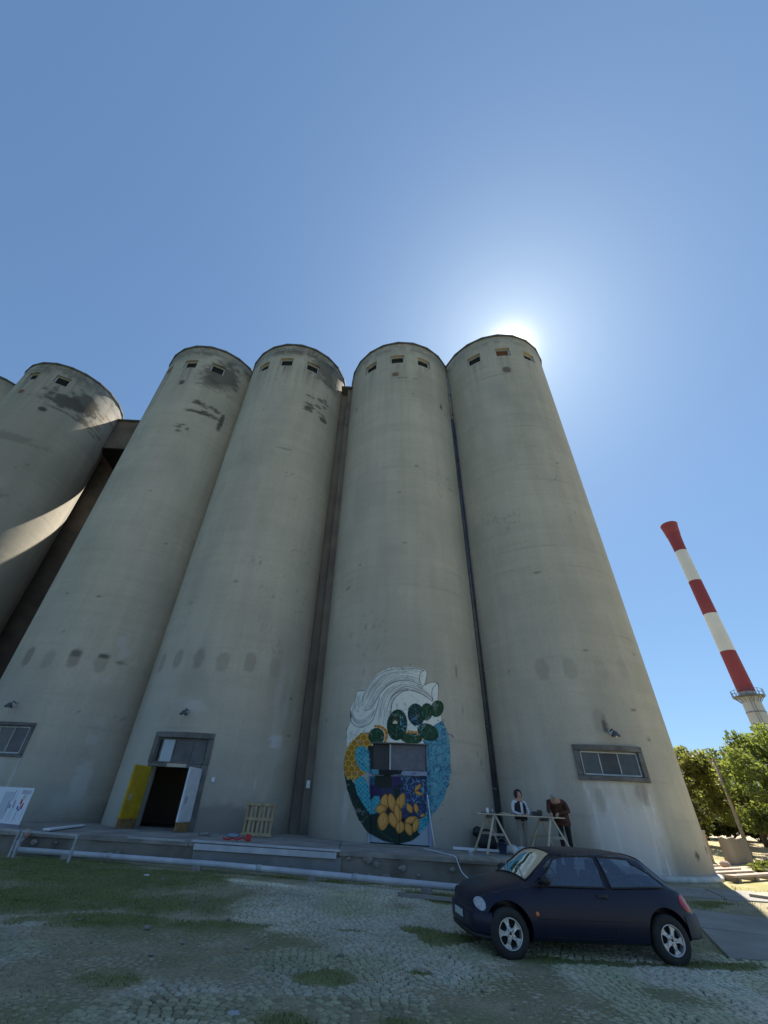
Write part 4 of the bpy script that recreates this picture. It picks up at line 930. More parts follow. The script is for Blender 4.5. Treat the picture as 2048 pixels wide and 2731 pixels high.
# display board with printed plans
bd = thing('display_board', 'white display board with coloured building plans leaning at the left edge', 'board')
b0, b1 = Vector((-10.4, 16.35, .60)), Vector((-11.9, 17.0, .60)); up_ = Vector((-.14, .22, 1.0)); Hb = .98; Wd = 2.4
dx_ = (b1-b0).normalized(); bn = dx_.cross(up_).normalized()
if bn.y > 0: bn = -bn
def bp(u, v, o_=0.0): return b0+dx_*u+up_*v+bn*o_
MB().add([bp(0, 0), bp(Wd, 0), bp(Wd, Hb), bp(0, Hb), bp(0, 0, -.02), bp(Wd, 0, -.02), bp(Wd, Hb, -.02), bp(0, Hb, -.02)], [(0, 1, 2, 3), (7, 6, 5, 4), (0, 4, 5, 1), (1, 5, 6, 2), (2, 6, 7, 3), (3, 7, 4, 0)]).build('sheet', M_CARD, bd)
MB().add([bp(-.02, -.14, .01), bp(Wd, -.14, .01), bp(Wd, -.01, .01), bp(-.02, -.01, .01), bp(-.02, -.14, -.03), bp(Wd, -.14, -.03), bp(Wd, -.01, -.03), bp(-.02, -.01, -.03)], [(0, 1, 2, 3), (7, 6, 5, 4), (0, 4, 5, 1), (1, 5, 6, 2), (2, 6, 7, 3), (3, 7, 4, 0)]).build('base_batten', mat('mauve_batten', (.24, .22, .27), .7, (.18, .17, .2), 4), bd)
def ink(name, rects, c):
    m_ = MB()
    for (u0, u1, v0, v1) in rects: m_.add([bp(u0, v0, .004), bp(u1, v0, .004), bp(u1, v1, .004), bp(u0, v1, .004)], [(0, 1, 2, 3)])
    m_.build(name, mat(name, c, .6, c, 3), bd)
ink('red_print', [(.30, .39, .52, .66), (.19, .25, .40, .56), (.28, .30, .70, .71)], (.5, .02, .02)); ink('blue_print', [(.38, .45, .38, .47), (.30, .36, .34, .40), (.80, .86, .4, .5)], (.03, .08, .35)); ink('yellow_print', [(.28, .35, .66, .77)], (.5, .42, .1)); ink('pink_print', [(.25, .33, .36, .50), (.62, .68, .42, .62), (.9, .96, .3, .6)], (.42, .3, .36))
ink('grey_print', [(.21, .23, .64, .8), (.36, .385, .1, .34), (.60, .615, .1, .45), (.70, .712, .05, .9), (.42, .43, .05, .3), (.27, .275, .05, .3), (.82, .85, .6, .9), (.1, .11, .1, .4)]+[(.05+q*.03, .06+q*.03, .80, .92) for q in range(16)]+[(.9+q*.04, .91+q*.04, .1, .85) for q in range(12)], (.25, .28, .36))

# ------------------------------------------------------------------ pallet, debris on the platform
pal = thing('wooden_pallet', 'wooden pallet standing upright against the silo right of the yellow door', 'pallet')
pm = Matrix.Translation((-3.30, 18.75, ZP+.01)) @ Matrix.Rotation(-.10, 4, 'Z') @ Matrix.Rotation(rad(-7), 4, 'X')
for q in range(7):
    for (z0, z1) in ((.05, .49), (.53, .97)):
        MB().box((-.49+q*.163, -.03, (z0+z1)/2), (.085, .025, z1-z0), M=pm).build('slat', M_WOOD, pal)
for zz in (.05, .51, .97): MB().box((0, -.055, zz), (1.12, .025, .10), M=pm).build('cross_board', M_WOOD, pal)
for zz in (.06, .51, .96): MB().box((0, .035, zz), (1.08, .09, .09), M=pm).build('bearer', M_WOOD, pal)
for q in range(4): MB().box((-.45+q*.3, .095, .51), (.1, .02, 1.0), M=pm).build('back_slat', M_WOOD, pal)

def lump(name, c, r, m, label, cat, group=None, jit=.12, n=10):
    o = MB().ball(c, r, n, 7, jit).build(name, m, None, True); return tag(o, label, cat, group)
# red tape and small debris
rt = thing('red_ribbon', 'tangle of red plastic tape lying near the pallet on the platform edge', 'tape')
MB().tube([(-3.05, 15.9, .58), (-3.2, 15.95, .62), (-3.35, 15.85, .57), (-3.5, 15.95, .6), (-3.65, 15.9, .56), (-3.8, 15.95, .58)], .028, 6).build('strip', M_RED, rt)
MB().box((-3.02, 15.9, .63), (.16, .1, .18), .4).build('roll', M_RED, rt, bevel=.03)
lump('blue_rag', (-3.9, 17.6, ZP+.05), (.22, .16, .07), mat('blue_rag', (.22, .28, .34), .8, (.16, .21, .27), 5), 'crumpled pale blue rag on the platform beside the pallet', 'rag', jit=.3)
lump('white_sack', (-4.9, 17.8, ZP+.04), (.22, .14, .06), M_BRUSH, 'small heap of pale rubble between the doorway and the pallet', 'rubble', jit=.3)
lump('paper_scrap', (-4.6, 12.6, .0), (.07, .05, .02), M_WHITE, 'white scrap of paper on the grass before the pipe', 'litter', jit=.2)
lump('pale_rock', (-2.9, 8.55, -.12), (.05, .035, .025), M_BRUSH, 'pale stone lying on the grass at the lower left', 'stone', jit=.2)
for (xx, yy, s) in ((-.62, 5.78, .06), (-.52, 5.66, .05), (-.74, 5.92, .05), (-.45, 5.86, .045)):
    pass
lump('pale_rock', (-.95, 5.72, -.145), (.06, .045, .028), mat('pale_stone', (.4, .41, .42), .9, (.3, .3, .31), 6), 'round pale stone beside the grass tuft at the bottom edge', 'stone', jit=.1)
# small stones scattered on the cobbles
for q in range(26):
    xx, yy = random.uniform(-4.5, 6), random.uniform(5.8, 12.5); s = random.uniform(.012, .03)
    o_ = MB().ball((xx, yy, float(ground_z(xx, yy))+.02), (s*1.4, s, s*.7), 7, 5, .2).build('pebble', M_BRUSH, None, True); tag(o_, 'small loose stone on the cobbled ground', 'stone', 'loose stones on the cobbles')

# ------------------------------------------------------------------ work table on two trestles
TZ = 1.585
tb = thing('table_board', 'long thin board laid over two trestles as a work table', 'table board')
MB().box((5.78, 16.85, TZ), (2.95, .75, .035), .03).build('board', M_WOODP, tb, bevel=.004)
def trestle(x, y0, y1, ht, label, spread=.46, splay=.32):
    root = thing('trestle', label, 'trestle', 'trestles under the work table')
    MB().bar((x, y0, ht-.05), (x, y1, ht-.05), .07, .09).build('beam', M_WOODG, root, bevel=.005)
    for yy, dy in ((y0+.08, -splay), (y1-.08, splay)):
        for sx in (-1, 1):
            MB().bar((x+sx*.03, yy, ht-.02), (x+sx*spread, yy+dy, ZP), .05, .065, (0, 1, 0)).build('leg', M_WOODP, root)
        MB().bar((x-spread*.5, yy+dy*.5, ZP+.53), (x+spread*.5, yy+dy*.5, ZP+.53), .03, .07).build('spreader', M_WOODG, root)
trestle(4.86, 16.35, 17.4, TZ-.02, 'left trestle of the work table by the drain pipe')
trestle(6.75, 16.35, 17.4, TZ-.02, 'right trestle of the work table half hidden by the car')
ps = thing('power_tool', 'black power tool lying on the board in front of the hooded worker', 'tool')
MB().box((6.42, 16.75, TZ+.085), (.34, .12, .12), .2).build('body', M_BLACK, ps, bevel=.03); MB().box((6.24, 16.72, TZ+.07), (.1, .07, .1), .3).build('head', M_DARKPIPE, ps, bevel=.015); MB().tube([(6.52, 16.77, TZ+.06), (6.62, 16.79, TZ+.12), (6.6, 16.78, TZ+.17), (6.45, 16.75, TZ+.17)], .02, 8).build('handle', M_BLACK, ps, True)
tl = thing('clamp_tool', 'small metal clamp at the left end of the work table', 'tool')
MB().bar((4.5, 16.7, TZ+.03), (5.0, 16.75, TZ+.05), .05, .05).build('bar', M_DARKPIPE, tl); MB().box((4.72, 16.7, TZ+.10), (.08, .06, .14), .3).build('jaw', M_CARD, tl, bevel=.01); MB().box((4.9, 16.74, TZ+.09), (.05, .05, .12)).build('jaw', M_STEEL, tl, bevel=.01)
lump('wood_chips', (5.35, 16.8, TZ+.035), (.2, .1, .03), M_WOODP, 'small heap of shavings on the table board', 'shavings', jit=.3)
# junk under and around the table
bg = thing('black_bag', 'slumped black bag at the silo foot behind the left trestle', 'bag')
MB().ball((5.15, 18.6, ZP+.28), (.42, .28, .34), 12, 8, .1).build('bag_body', M_BLACK, bg, True); MB().ball((4.85, 18.7, ZP+.52), (.22, .2, .16), 10, 6, .15).build('bag_neck', M_BLACK, bg, True)
bk = thing('bucket', 'dark blue plastic bucket under the left trestle', 'bucket')
MB().lathe([(.11, 0), (.145, .28), (.155, .28), (.155, .30), (.135, .30), (.10, .02), (0, .02)], (5.15, 16.9, ZP+.01), 18).build('bucket_body', mat('navy_plastic', (.04, .06, .12), .5, (.03, .045, .09), 4), bk, True)
MB().tube([(5.15+.15*math.cos(a), 16.9, ZP+.30+.13*math.sin(a)) for a in np.linspace(0, math.pi, 9)], .006, 6).build('bail', M_STEEL, bk, True)
lump('white_sack', (5.58, 17.2, ZP+.13), (.2, .17, .13), M_CARD, 'round white sack under the table nearer the left trestle', 'sack', jit=.06)
lump('white_sack', (5.95, 17.35, ZP+.11), (.19, .16, .11), M_CARD, 'small pale sack beside the hooded worker\'s feet', 'sack', jit=.06)
lump('plastic_sheet', (5.05, 14.55, ZP+.09), (.34, .16, .06), M_WHITE, 'crumpled pale plastic sheet at the platform edge by the car bonnet', 'sheet', jit=.25)
lump('plastic_sheet', (5.6, 15.3, ZP+.07), (.36, .2, .07), M_PIPE, 'bluish crumpled sheet at the foot of the table', 'sheet', jit=.25)
pk = MB().bar((3.05, 14.0, ZP+.03), (4.75, 13.98, ZP+.03), .22, .07).build('edge_plank', M_WOODG, bevel=.006); tag(pk, 'grey plank projecting over the platform edge left of the car', 'plank')
pk = MB().bar((1.3, 18.0, ZP+.05), (4.3, 17.6, ZP+.05), .14, .07).build('wall_plank', M_CARD, bevel=.006); pk.location = (2.4, -.2, 0); tag(pk, 'pale plank lying behind the trestle along the silo foot', 'plank')
for (xx, yy, mm, ll) in ((3.6, 14.9, M_CARD, 'white paint tin on the platform left of the trestle'), (6.0, 16.0, M_BLACK, 'dark tin on the platform beneath the table middle')):
    tn = thing('paint_tin', ll, 'tin'); MB().lathe([(0, 0), (.06, 0), (.06, .13), (.064, .13), (.064, .145), (.05, .14), (0, .138)], (xx, yy, ZP+.01), 14).build('tin_body', mm, tn, True); MB().tube([(xx+.062*math.cos(a), yy, ZP+.12+.07*math.sin(a)) for a in np.linspace(0, math.pi, 7)], .004, 5).build('handle', M_STEEL, tn, True)
# cables running down from the platform
c1 = MB().tube(curve([(2.6, 17.2, ZP+.02), (2.95, 15.6, ZP+.02), (3.05, 14.5, ZP+.03), (3.1, 14.33, .40), (3.15, 14.0, .22), (3.3, 13.0, .08), (3.2, 12.0, .03)], 6), .014, 6).build('cable', M_CARD, None, True); tag(c1, 'pale cable dropping over the platform edge toward the car bonnet', 'cable')
c2 = MB().tube(curve([(4.15, 15.2, ZP+.02), (4.2, 14.4, ZP+.03), (4.18, 14.22, .35), (4.22, 14.05, .1), (4.3, 13.7, .02)], 6), .012, 6).build('cable', M_WOODP, None, True); tag(c2, 'thin cable hanging over the platform edge behind the car', 'cable')
# rubble at the platform foot by the car
for q in range(30):
    xx = random.uniform(3.0, 7.6); yy = PF(xx)-random.uniform(.1, .6); s = random.uniform(.04, .10)
    o_ = MB().ball((xx, yy, float(ground_z(xx, yy))+s*.4), (s, s*.8, s*.6), 7, 5, .25).build('brick_rubble', random.choice((M_BRUSH, M_RUST, M_PLAT, M_PLATSIDE)), None); tag(o_, 'lump of rubble at the platform foot behind the car', 'rubble', 'rubble behind the car')
# ------------------------------------------------------------------ people
def skinned(name, nodes, edges, segs, mats, parent, M, sub=2):
    """one continuous surface grown over a skeleton; faces take the material of the bone they are nearest to"""
    names = list(nodes); ix = {n: i for i, n in enumerate(names)}
    me = bpy.data.meshes.new('skeleton'); me.from_pydata([nodes[n][0] for n in names], [(ix[a], ix[b]) for a, b in edges], []); me.update()
    ob = bpy.data.objects.new('skeleton', me); COL.objects.link(ob)
    sk = ob.modifiers.new('skin', 'SKIN'); sk.use_smooth_shade = True
    bm = bmesh.new(); bm.from_mesh(me); lay = bm.verts.layers.skin.verify()
    for i, v in enumerate(bm.verts):
        r = nodes[names[i]][1]; v[lay].radius = (r, r) if not isinstance(r, tuple) else r; v[lay].use_root = (i == 0)
    bm.to_mesh(me); bm.free()
    ss = ob.modifiers.new('sub', 'SUBSURF'); ss.levels = sub; ss.render_levels = sub
    dg = bpy.context.evaluated_depsgraph_get(); dg.update()
    out = bpy.data.meshes.new_from_object(ob.evaluated_get(dg)); bpy.data.objects.remove(ob)
    out.materials.clear()
    ml = list(mats)
    for k in ml: out.materials.append(mats[k])
    S = [(np.array(nodes[a][0]), np.array(nodes[b][0]), ml.index(k)) for (a, b, k) in segs]
    for p in out.polygons:
        c = np.array(p.center); best = (9, 0)
        for a, b, k in S:
            d = b-a; t_ = np.clip((c-a) @ d/(d @ d+1e-9), 0, 1); q = np.linalg.norm(c-a-t_*d)
            if q < best[0]: best = (q, k)
        p.material_index = best[1]; p.use_smooth = True
    out.transform(M); out.name = name
    o_ = bpy.data.objects.new(name, out); COL.objects.link(o_); o_.parent = parent
    return o_
def hand_nodes(nodes, edges, segs, pre, wrist, d, side, curl=.5):
    """palm and five bent fingers from the wrist in direction d; side points to the thumb"""
    w = Vector(nodes[wrist][0]); d = Vector(d).normalized(); s = Vector(side); s = (s-d*s.dot(d)).normalized(); n = d.cross(s)
    if n.z > 0: n = -n
    pm_ = w+d*.055; nodes[pre+'palm'] = (tuple(pm_), .030); edges.append((wrist, pre+'palm')); segs.append((wrist, pre+'palm', 'skin'))
    for k, (off, L) in enumerate(((.030, .065), (.010, .075), (-.010, .070), (-.028, .055))):
        a = pm_+d*.03+s*off; b = a+d*L*.6+n*L*.25*curl; c = b+d*L*.35+n*L*.5*curl
        for j, q in enumerate((a, b, c)): nodes[f'{pre}f{k}{j}'] = (tuple(q), .0095)
        edges += [(pre+'palm', f'{pre}f{k}0'), (f'{pre}f{k}0', f'{pre}f{k}1'), (f'{pre}f{k}1', f'{pre}f{k}2')]; segs.append((f'{pre}f{k}0', f'{pre}f{k}2', 'skin'))
    a = w+d*.03+s*.035; b = a+d*.035+s*.02+n*.01; nodes[pre+'t0'] = (tuple(a), .011); nodes[pre+'t1'] = (tuple(b), .010)
    edges += [(wrist, pre+'t0'), (pre+'t0', pre+'t1')]; segs.append((pre+'t0', pre+'t1', 'skin'))
M_SKIN = mat('skin', (.45, .27, .19), .6, (.4, .23, .16), 8); M_VEST = mat('black_vest', (.022, .02, .024), .8, (.016, .015, .018), 20, .3); M_SLEEVE = mat('white_sleeve', (.62, .62, .66), .85, (.5, .5, .55), 12, .3)
M_TROUS = mat('grey_trousers', (.33, .32, .31), .9, (.24, .235, .23), 7, .3); M_BROWNJ = mat('brown_jacket', (.085, .036, .022), .85, (.055, .024, .016), 8, .4); M_DKTR = mat('dark_trousers', (.018, .018, .026), .9, (.012, .012, .018), 8, .2)
M_HOOD = mat('brown_hood', (.06, .04, .035), .9, (.04, .028, .025), 8); M_HAIR = mat('grey_hair', (.36, .35, .34), .8, (.22, .215, .21), 30, .4); M_SHOE = mat('shoes', (.03, .028, .027), .7, (.02, .02, .02), 8)
def legs(nodes, edges, segs, key, kx=0.0, ky=0.0):
    for s, sx in (('l', -1), ('r', 1)):
        nodes[s+'hip'] = ((sx*.095, .01, .90), .105); nodes[s+'thigh'] = ((sx*.10, -.005+ky*.5, .70), .088); nodes[s+'knee'] = ((sx*.105, -.02+ky, .50), .066); nodes[s+'calf'] = ((sx*.108, .015+ky*.5, .32), .062); nodes[s+'ank'] = ((sx*.11, .03, .10), .047)
        nodes[s+'heel'] = ((sx*.112, .035, .045), .042); nodes[s+'ball'] = ((sx*.125, -.10, .035), .040); nodes[s+'toe'] = ((sx*.13, -.17, .03), .028)
        edges += [('pelvis', s+'hip'), (s+'hip', s+'thigh'), (s+'thigh', s+'knee'), (s+'knee', s+'calf'), (s+'calf', s+'ank'), (s+'ank', s+'heel'), (s+'heel', s+'ball'), (s+'ball', s+'toe')]
        segs += [(s+'hip', s+'thigh', key), (s+'thigh', s+'knee', key), (s+'knee', s+'calf', key), (s+'calf', s+'ank', key), (s+'heel', s+'toe', 'shoe')]
# worker in hood and vest
n1 = {'pelvis': ((0, 0, .95), (.17, .12)), 'waist': ((0, 0, 1.10), (.15, .11)), 'chest': ((0, .02, 1.32), (.18, .12)), 'upper': ((0, .02, 1.43), (.14, .09)), 'neck': ((0, -.005, 1.52), .058), 'jaw': ((0, -.045, 1.60), (.068, .075)), 'head': ((0, -.03, 1.68), (.075, .092)), 'crown': ((0, -.01, 1.755), (.055, .07)), 'nose': ((0, -.135, 1.645), .014)}
e1 = [('pelvis', 'waist'), ('waist', 'chest'), ('chest', 'upper'), ('upper', 'neck'), ('neck', 'jaw'), ('jaw', 'head'), ('head', 'crown'), ('jaw', 'nose')]
s1 = [('pelvis', 'waist', 'vest'), ('waist', 'chest', 'vest'), ('chest', 'upper', 'vest'), ('neck', 'jaw', 'skin'), ('jaw', 'crown', 'skin')]
legs(n1, e1, s1, 'trous')
for s, sx in (('L', -1), ('R', 1)):
    n1[s+'sh'] = ((sx*.19, .015, 1.43), .070); n1[s+'ua'] = ((sx*.235, -.0, 1.28), .056); n1[s+'el'] = ((sx*.255, -.05, 1.15), .048); n1[s+'fa'] = ((sx*.18, -.18, 1.10), .042); n1[s+'wr'] = ((sx*.085, -.275, 1.085), .029)
    e1 += [('upper', s+'sh'), (s+'sh', s+'ua'), (s+'ua', s+'el'), (s+'el', s+'fa'), (s+'fa', s+'wr')]; s1 += [(s+'sh', s+'ua', 'sleeve'), (s+'ua', s+'el', 'sleeve'), (s+'el', s+'fa', 'sleeve'), (s+'fa', s+'wr', 'sleeve')]
    hand_nodes(n1, e1, s1, s+'h', s+'wr', (-sx*.45, -.85, -.15), (-sx*.8, .3, .3), .7)
P1 = thing('person', 'worker in dark hood, black vest and white sleeves standing behind the table', 'person')
Mp1 = Matrix.Translation((6.14, 17.55, ZP)) @ Matrix.Rotation(.12, 4, 'Z') @ Matrix.Diagonal((1.12, 1.08, 1.03, 1))
skinned('body', n1, e1, s1, {'vest': M_VEST, 'sleeve': M_SLEEVE, 'trous': M_TROUS, 'skin': M_SKIN, 'shoe': M_SHOE}, P1, Mp1)
hd = MB()
P_ = []
for i in range(11):                                    # hood: open shell, peak at the top, opening toward the face
    ph = math.pi*.02+math.pi*.86*i/10; row = []
    for k in range(19):
        t_ = rad(-145)+rad(290)*k/18; rr_ = .112*math.sin(ph)**.7+.012; row.append(Vector((rr_*1.0*math.sin(t_), .0+rr_*1.15*math.cos(t_)+.01, 1.665+.15*math.cos(ph))))
    P_.append(row)
hd.grid(P_); hd.xf(Mp1); ho = hd.build('hood', M_HOOD, P1, True); so = ho.modifiers.new('thick', 'SOLIDIFY'); so.thickness = .02
vs_ = MB()
vs_.tube([(0, 0, .93), (0, 0, 1.02), (0, 0, 1.15), (0, .015, 1.3), (0, .02, 1.42), (0, .01, 1.48)], [.185, .182, .168, .185, .155, .09], 20, False)
vs_.v = [(x_*1.12, y_*.82, z_) for x_, y_, z_ in vs_.v]; vs_.xf(Mp1); vo = vs_.build('vest', M_VEST, P1, True)
MB().box((.0, -.148, 1.26), (.075, .02, .36), M=Mp1).build('shirt_front', M_SLEEVE, P1, bevel=.006)
# bowed worker in the brown jacket
n2 = {'pelvis': ((.02, .10, .95), (.18, .14)), 'waist': ((-.02, .05, 1.13), (.20, .16)), 'chest': ((-.07, -.10, 1.37), (.225, .17)), 'upper': ((-.11, -.22, 1.48), (.17, .13)), 'neck': ((-.13, -.31, 1.525), .064), 'jaw': ((-.15, -.40, 1.505), (.065, .07)), 'head': ((-.15, -.43, 1.575), (.08, .092)), 'crown': ((-.145, -.42, 1.655), (.062, .072)), 'nose': ((-.155, -.475, 1.465), .014)}
e2 = [('pelvis', 'waist'), ('waist', 'chest'), ('chest', 'upper'), ('upper', 'neck'), ('neck', 'jaw'), ('jaw', 'head'), ('head', 'crown'), ('jaw', 'nose')]
s2 = [('pelvis', 'waist', 'jacket'), ('waist', 'chest', 'jacket'), ('chest', 'upper', 'jacket'), ('neck', 'jaw', 'skin'), ('jaw', 'crown', 'skin')]
legs(n2, e2, s2, 'trous', 0, .02)
for s, sx, el, wr in (('L', -1, (-.36, -.27, 1.20), (-.33, -.50, 1.135)), ('R', 1, (.20, -.32, 1.20), (-.12, -.48, 1.14))):
    n2[s+'sh'] = ((-.09+sx*.225, -.17, 1.46), .085); n2[s+'ua'] = tuple(np.array(n2[s+'sh'][0])*.5+np.array(el)*.5), .070; n2[s+'el'] = (el, .060); n2[s+'fa'] = tuple(np.array(el)*.5+np.array(wr)*.5), .05; n2[s+'wr'] = (wr, .030)
    e2 += [('upper', s+'sh'), (s+'sh', s+'ua'), (s+'ua', s+'el'), (s+'el', s+'fa'), (s+'fa', s+'wr')]; s2 += [(s+'sh', s+'ua', 'jacket'), (s+'ua', s+'el', 'jacket'), (s+'el', s+'fa', 'jacket'), (s+'fa', s+'wr', 'jacket')]
    hand_nodes(n2, e2, s2, s+'h', s+'wr', (-.25 if sx > 0 else .05, -.8, -.35), (-sx*.8, .2, .3), .8)
P2 = thing('person', 'grey-haired worker in brown jacket bowed over the right end of the table', 'person')
Mp2 = Matrix.Translation((7.50, 17.30, ZP)) @ Matrix.Rotation(-.35, 4, 'Z') @ Matrix.Diagonal((1.15, 1.12, 1.04, 1))
skinned('body', n2, e2, s2, {'jacket': M_BROWNJ, 'trous': M_DKTR, 'skin': M_SKIN, 'shoe': M_SHOE}, P2, Mp2)
hr = MB().ball((-.147, -.425, 1.612), (.09, .105, .085), 14, 9, .05); hr.v = [v for v in hr.v]; hr.xf(Mp2); hr.build('hair', M_HAIR, P2, True)
jk = MB(); jk.tube([(0, .06, .82), (0, .06, .92), (-.015, .035, 1.08), (-.05, -.05, 1.25), (-.075, -.13, 1.40)], [.215, .22, .215, .23, .215], 20, False); jk.v = [(x_*1.02, y_*.9, z_) for x_, y_, z_ in jk.v]; jk.xf(Mp2); jk.build('jacket', M_BROWNJ, P2, True)
rg = MB().tube([Mp2 @ Vector((-.33, -.50, 1.12)), Mp2 @ Vector((-.30, -.56, 1.10))], .03, 8).build('work_glove', M_CARD, P2, True)

# ------------------------------------------------------------------ the parked car
CS = .995
def mk(keys):
    xs = np.array([k[0] for k in keys]); ys = np.array([k[1] for k in keys]); h = np.diff(xs); d = np.diff(ys)/h
    m_ = np.zeros(len(xs)); m_[1:-1] = np.where(d[:-1]*d[1:] > 0, 2*d[:-1]*d[1:]/(d[:-1]+d[1:]+1e-12), 0); m_[0], m_[-1] = d[0], d[-1]
    def f(x_):
        x_ = np.clip(x_, xs[0], xs[-1]); i = np.clip(np.searchsorted(xs, x_)-1, 0, len(xs)-2); t_ = (x_-xs[i])/h[i]
        return ys[i]*(2*t_**3-3*t_**2+1)+h[i]*m_[i]*(t_**3-2*t_**2+t_)+ys[i+1]*(-2*t_**3+3*t_**2)+h[i]*m_[i+1]*(t_**3-t_**2)
    return f
zlow = mk([(0, .33), (.12, .24), (.5, .20), (1, .20), (3, .20), (3.4, .23), (3.7, .30), (3.83, .40)])
ztop = mk([(0, .53), (.03, .62), (.10, .685), (.3, .75), (.6, .815), (.92, .87), (1.02, .89), (1.30, 1.06), (1.58, 1.235), (1.78, 1.272), (2.25, 1.285), (2.72, 1.275), (3.02, 1.235), (3.25, 1.10), (3.50, .94), (3.64, .85), (3.76, .70), (3.83, .52)])
zbelt = mk([(0, .47), (.05, .57), (.3, .68), (.6, .74), (.95, .785), (1.2, .80), (2.3, .815), (3.2, .845), (3.5, .835), (3.66, .77), (3.77, .65), (3.83, .47)])
wmid = mk([(0, .46), (.04, .58), (.14, .69), (.35, .765), (.6, .80), (1, .815), (2.4, .82), (3.1, .805), (3.5, .765), (3.72, .68), (3.80, .58), (3.83, .50)])
wbelt = mk([(0, .38), (.06, .52), (.3, .655), (.6, .715), (1.0, .745), (2.3, .755), (3.0, .735), (3.4, .685), (3.68, .60), (3.79, .5), (3.83, .40)])
wroof = mk([(0, .30), (.1, .47), (.4, .60), (.92, .68), (1.02, .67), (1.3, .62), (1.6, .565), (2.2, .56), (2.8, .545), (3.1, .535), (3.4, .54), (3.66, .52), (3.8, .42), (3.83, .32)])
def _inv(x_):
    x_ = np.asarray(x_, float); x_ = np.where(x_ < .66, .66-(.66-x_)/.70, x_); return np.where(x_ > 3.106, 3.106+(x_-3.106)/.86, x_)
zlow, ztop, zbelt, wmid, wbelt, wroof = [(lambda x_, f0=f0: f0(_inv(x_))) for f0 in (zlow, ztop, zbelt, wmid, wbelt, wroof)]
NOSE, TAIL = .66-.66*.70, 3.106+.724*.86
def section(x_):
    zl, zt, zb, wm, wb, wr = [float(f(x_)) for f in (zlow, ztop, zbelt, wmid, wbelt, wroof)]
    hood = x_ < .97 or x_ > 3.53
    cr = .035 if hood else .045
    cr = min(cr, (zt-zb)*.5); ze = zt-cr; zmid = zl+(zb-zl)*.42
    K = [(0, zl), (wm-.12, zl), (wm-.045, zl+.035), (wm-.008, zl+.12), (wm, zmid), (wm-.008, zl+(zb-zl)*.68), (wb+.022, zb-.05), (wb, zb)]
    # greenhouse side, gently bowed
    for t_ in (.25, .5, .75): K.append((wb+(wr+.02-wb)*t_+.018*math.sin(math.pi*t_)*(0 if hood else 1), zb+(ze-.035-zb)*t_ if ze-.035 > zb else zb+(ze-zb)*t_))
    K += [(wr+.012, max(ze-.022, zb)), (wr-.03, ze), (wr*.62, zt-cr*.36), (wr*.3, zt-cr*.08), (0, zt)]
    return K
def side_y(x_, z_):
    K = section(x_)[4:12]; zs = [k[1] for k in K]; ys = [k[0] for k in K]
    return float(np.interp(z_, zs, ys))
car = thing('parked_car', 'dark blue three-door hatchback parked on the cobbles', 'car')
fwx, fwy = 2.425, 8.030; CX = Vector((.9978, .0670, 0)); CY = Vector((-.0670, .9978, 0)); CZ0 = -.165
CO = Vector((fwx, fwy, 0))-CX*(.66*CS)+CY*(.79*CS); CO.z = CZ0
MC = Matrix(((CX.x*CS, CY.x*CS, 0, CO.x), (CX.y*CS, CY.y*CS, 0, CO.y), (0, 0, CS, CO.z), (0, 0, 0, 1)))
def carpaint():
    m = bpy.data.materials.new('dusty_navy_paint'); m.use_nodes = True; n, l = m.node_tree.nodes, m.node_tree.links; b = n['Principled BSDF']
    tc = n.new('ShaderNodeTexCoord'); z = n.new('ShaderNodeTexNoise'); z.inputs['Scale'].default_value = 3.5; z.inputs['Detail'].default_value = 7; l.new(tc.outputs['Object'], z.inputs['Vector'])
    r = n.new('ShaderNodeValToRGB'); r.color_ramp.elements[0].color = (.006, .008, .026, 1); r.color_ramp.elements[1].color = (.012, .013, .030, 1); l.new(z.outputs['Fac'], r.inputs[0]); l.new(r.outputs[0], b.inputs['Base Color'])
    r2 = n.new('ShaderNodeValToRGB'); r2.color_ramp.elements[0].color = (.3, .3, .3, 1); r2.color_ramp.elements[1].color = (.5, .5, .5, 1); l.new(z.outputs['Fac'], r2.inputs[0]); l.new(r2.outputs[0], b.inputs['Roughness'])
    b.inputs['Specular IOR Level'].default_value = .3; b.inputs['Coat Weight'].default_value = .12; b.inputs['Coat Roughness'].default_value = .25
    return m
M_CAR = carpaint(); M_TYRE = mat('tyre', (.02, .02, .021), .8, (.03, .029, .028), 9, .3); M_RIM = mat('alloy', (.62, .62, .62), .35, (.5, .5, .5), 8, metal=.6); M_GREY = mat('grey_bumper', (.075, .075, .08), .65, (.055, .055, .06), 6, .2)
